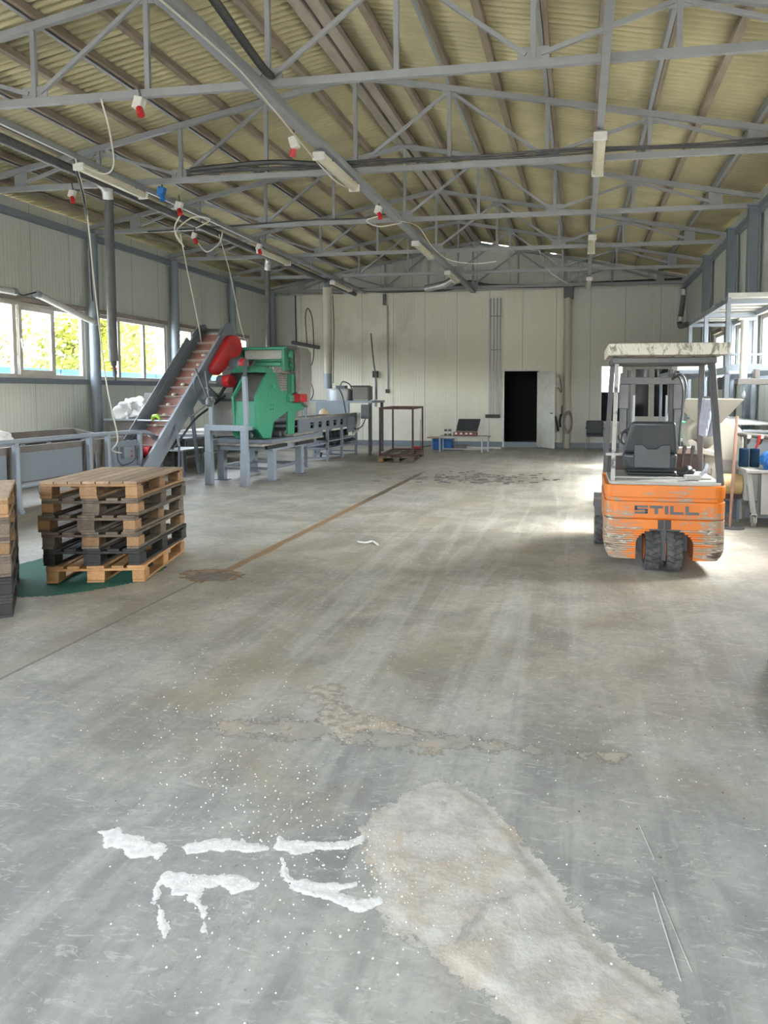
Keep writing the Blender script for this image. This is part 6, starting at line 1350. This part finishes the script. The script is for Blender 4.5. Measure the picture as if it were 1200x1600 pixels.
for i, (x0_, y0_, x1_, y1_) in enumerate([(0.255, 2.37, 0.295, 2.01), (0.24, 2.75, 0.275, 2.55), (0.26, 2.45, 0.33, 2.05)]):
    tag(MB().bar((x0_, y0_, 0.0012), (x1_, y1_, 0.0012), 0.0035 if i == 0 else 0.0018, 0.001).build('floor_scratch', 'scratch'), ['long white scratch on the foreground floor right of the mortar patch', 'short faint scratch above the long white one', 'thin faint scratch beside the long white one'][i], 'scratch')
tag(MB().tube(smooth_path([(-2.35, 7.6, 0.01), (-2.25, 7.55, 0.015), (-2.2, 7.65, 0.01), (-2.1, 7.5, 0.01)]), 0.012, 6).build('string_scrap', 'white'), 'white scrap of string on the floor between pallets and forklift', 'scrap')

# ================================================================== OUTSIDE
def leafy(name, x, y, h, rad, m, label, n, leaf, seed, group=None):
    r = random.Random(seed); t = thing(name, label, 'tree', (x, y, -0.14), group)
    tr = MB().tube([(x, y, -0.14), (x+0.1, y+0.05, h*0.35), (x, y-0.1, h*0.7), (x+0.1, y, h*0.95)], [0.14, 0.11, 0.07, 0.02], 8)
    cl = []
    for i in range(14):
        z = h*(0.22+0.75*r.random()); a = r.uniform(0, 2*PI); rr = rad*(0.35+0.65*r.random())*(1.1-z/h*0.6)
        e = V((x+rr*math.cos(a), y+rr*math.sin(a), z)); tr.tube([(x, y, z*0.75), (V((x, y, z*0.8))+e)/2, e], [0.045, 0.03, 0.012], 5); cl.append(e)
        cl.append((V((x, y, z*0.8))+e)/2)
    tr.build('trunk_and_branches', 'bark', t, smooth=True)
    k = MB()
    for i in range(n):
        c = r.choice(cl)+V((r.gauss(0, 0.42), r.gauss(0, 0.42), r.gauss(0, 0.42)))
        if c.z < 0.2: continue
        q = V((r.gauss(0, 1), r.gauss(0, 1), r.gauss(0, 1))).normalized(); u_ = q.orthogonal().normalized(); w2 = q.cross(u_); s_ = leaf*r.uniform(0.6, 1.3)
        k.b.faces.new([k.b.verts.new(c+u_*s_), k.b.verts.new(c+w2*s_*0.55), k.b.verts.new(c-u_*s_), k.b.verts.new(c-w2*s_*0.55)])
    k.build('foliage', m, t)
    return t
tlab = ['seen through the first left window pane', 'seen through the opening left sash', 'seen through the pane left of the nearest column', 'seen right of the nearest left column', 'seen through the bright middle panes', 'seen before the third left column', 'seen through the small panes above the conveyor', 'farthest along the left wall']
ty = [17.5, 20.5, 23.5, 26.5, 30, 34, 39, 45]
for i, y in enumerate(ty):
    pale = i in (0, 1, 6)
    leafy('tree', -17.5-(i % 3)*1.2-(y-17)*0.18, y, 6.2+(i % 2), 2.6, 'leaf_pale' if pale else 'leaf', ('pale budding' if pale else 'yellow green')+' tree outside, '+tlab[i], 5200, 0.12, 100+i, 'trees outside the left windows')
t = thing('outside_fence', 'blue sheet fence outside the left windows', 'fence', (-15.8, 30, 0))
for i in range(14): MB().box(-15.85-(12+i*2.6-17)*0.0, -15.80, 10+i*2.6, 12.55+i*2.6, -0.14, 2.34).build('fence_sheet', 'outblue', t)
t = thing('outside_shed', 'pale building outside the right windows', 'building', (18, 16, 0))
MB().box(15.5, 20, 8, 32, -0.14, 3.2).build('walls', 'outwall', t); MB().box(15.2, 20.3, 7.7, 32.3, 3.2, 3.35).build('roof', 'hoodplate', t)
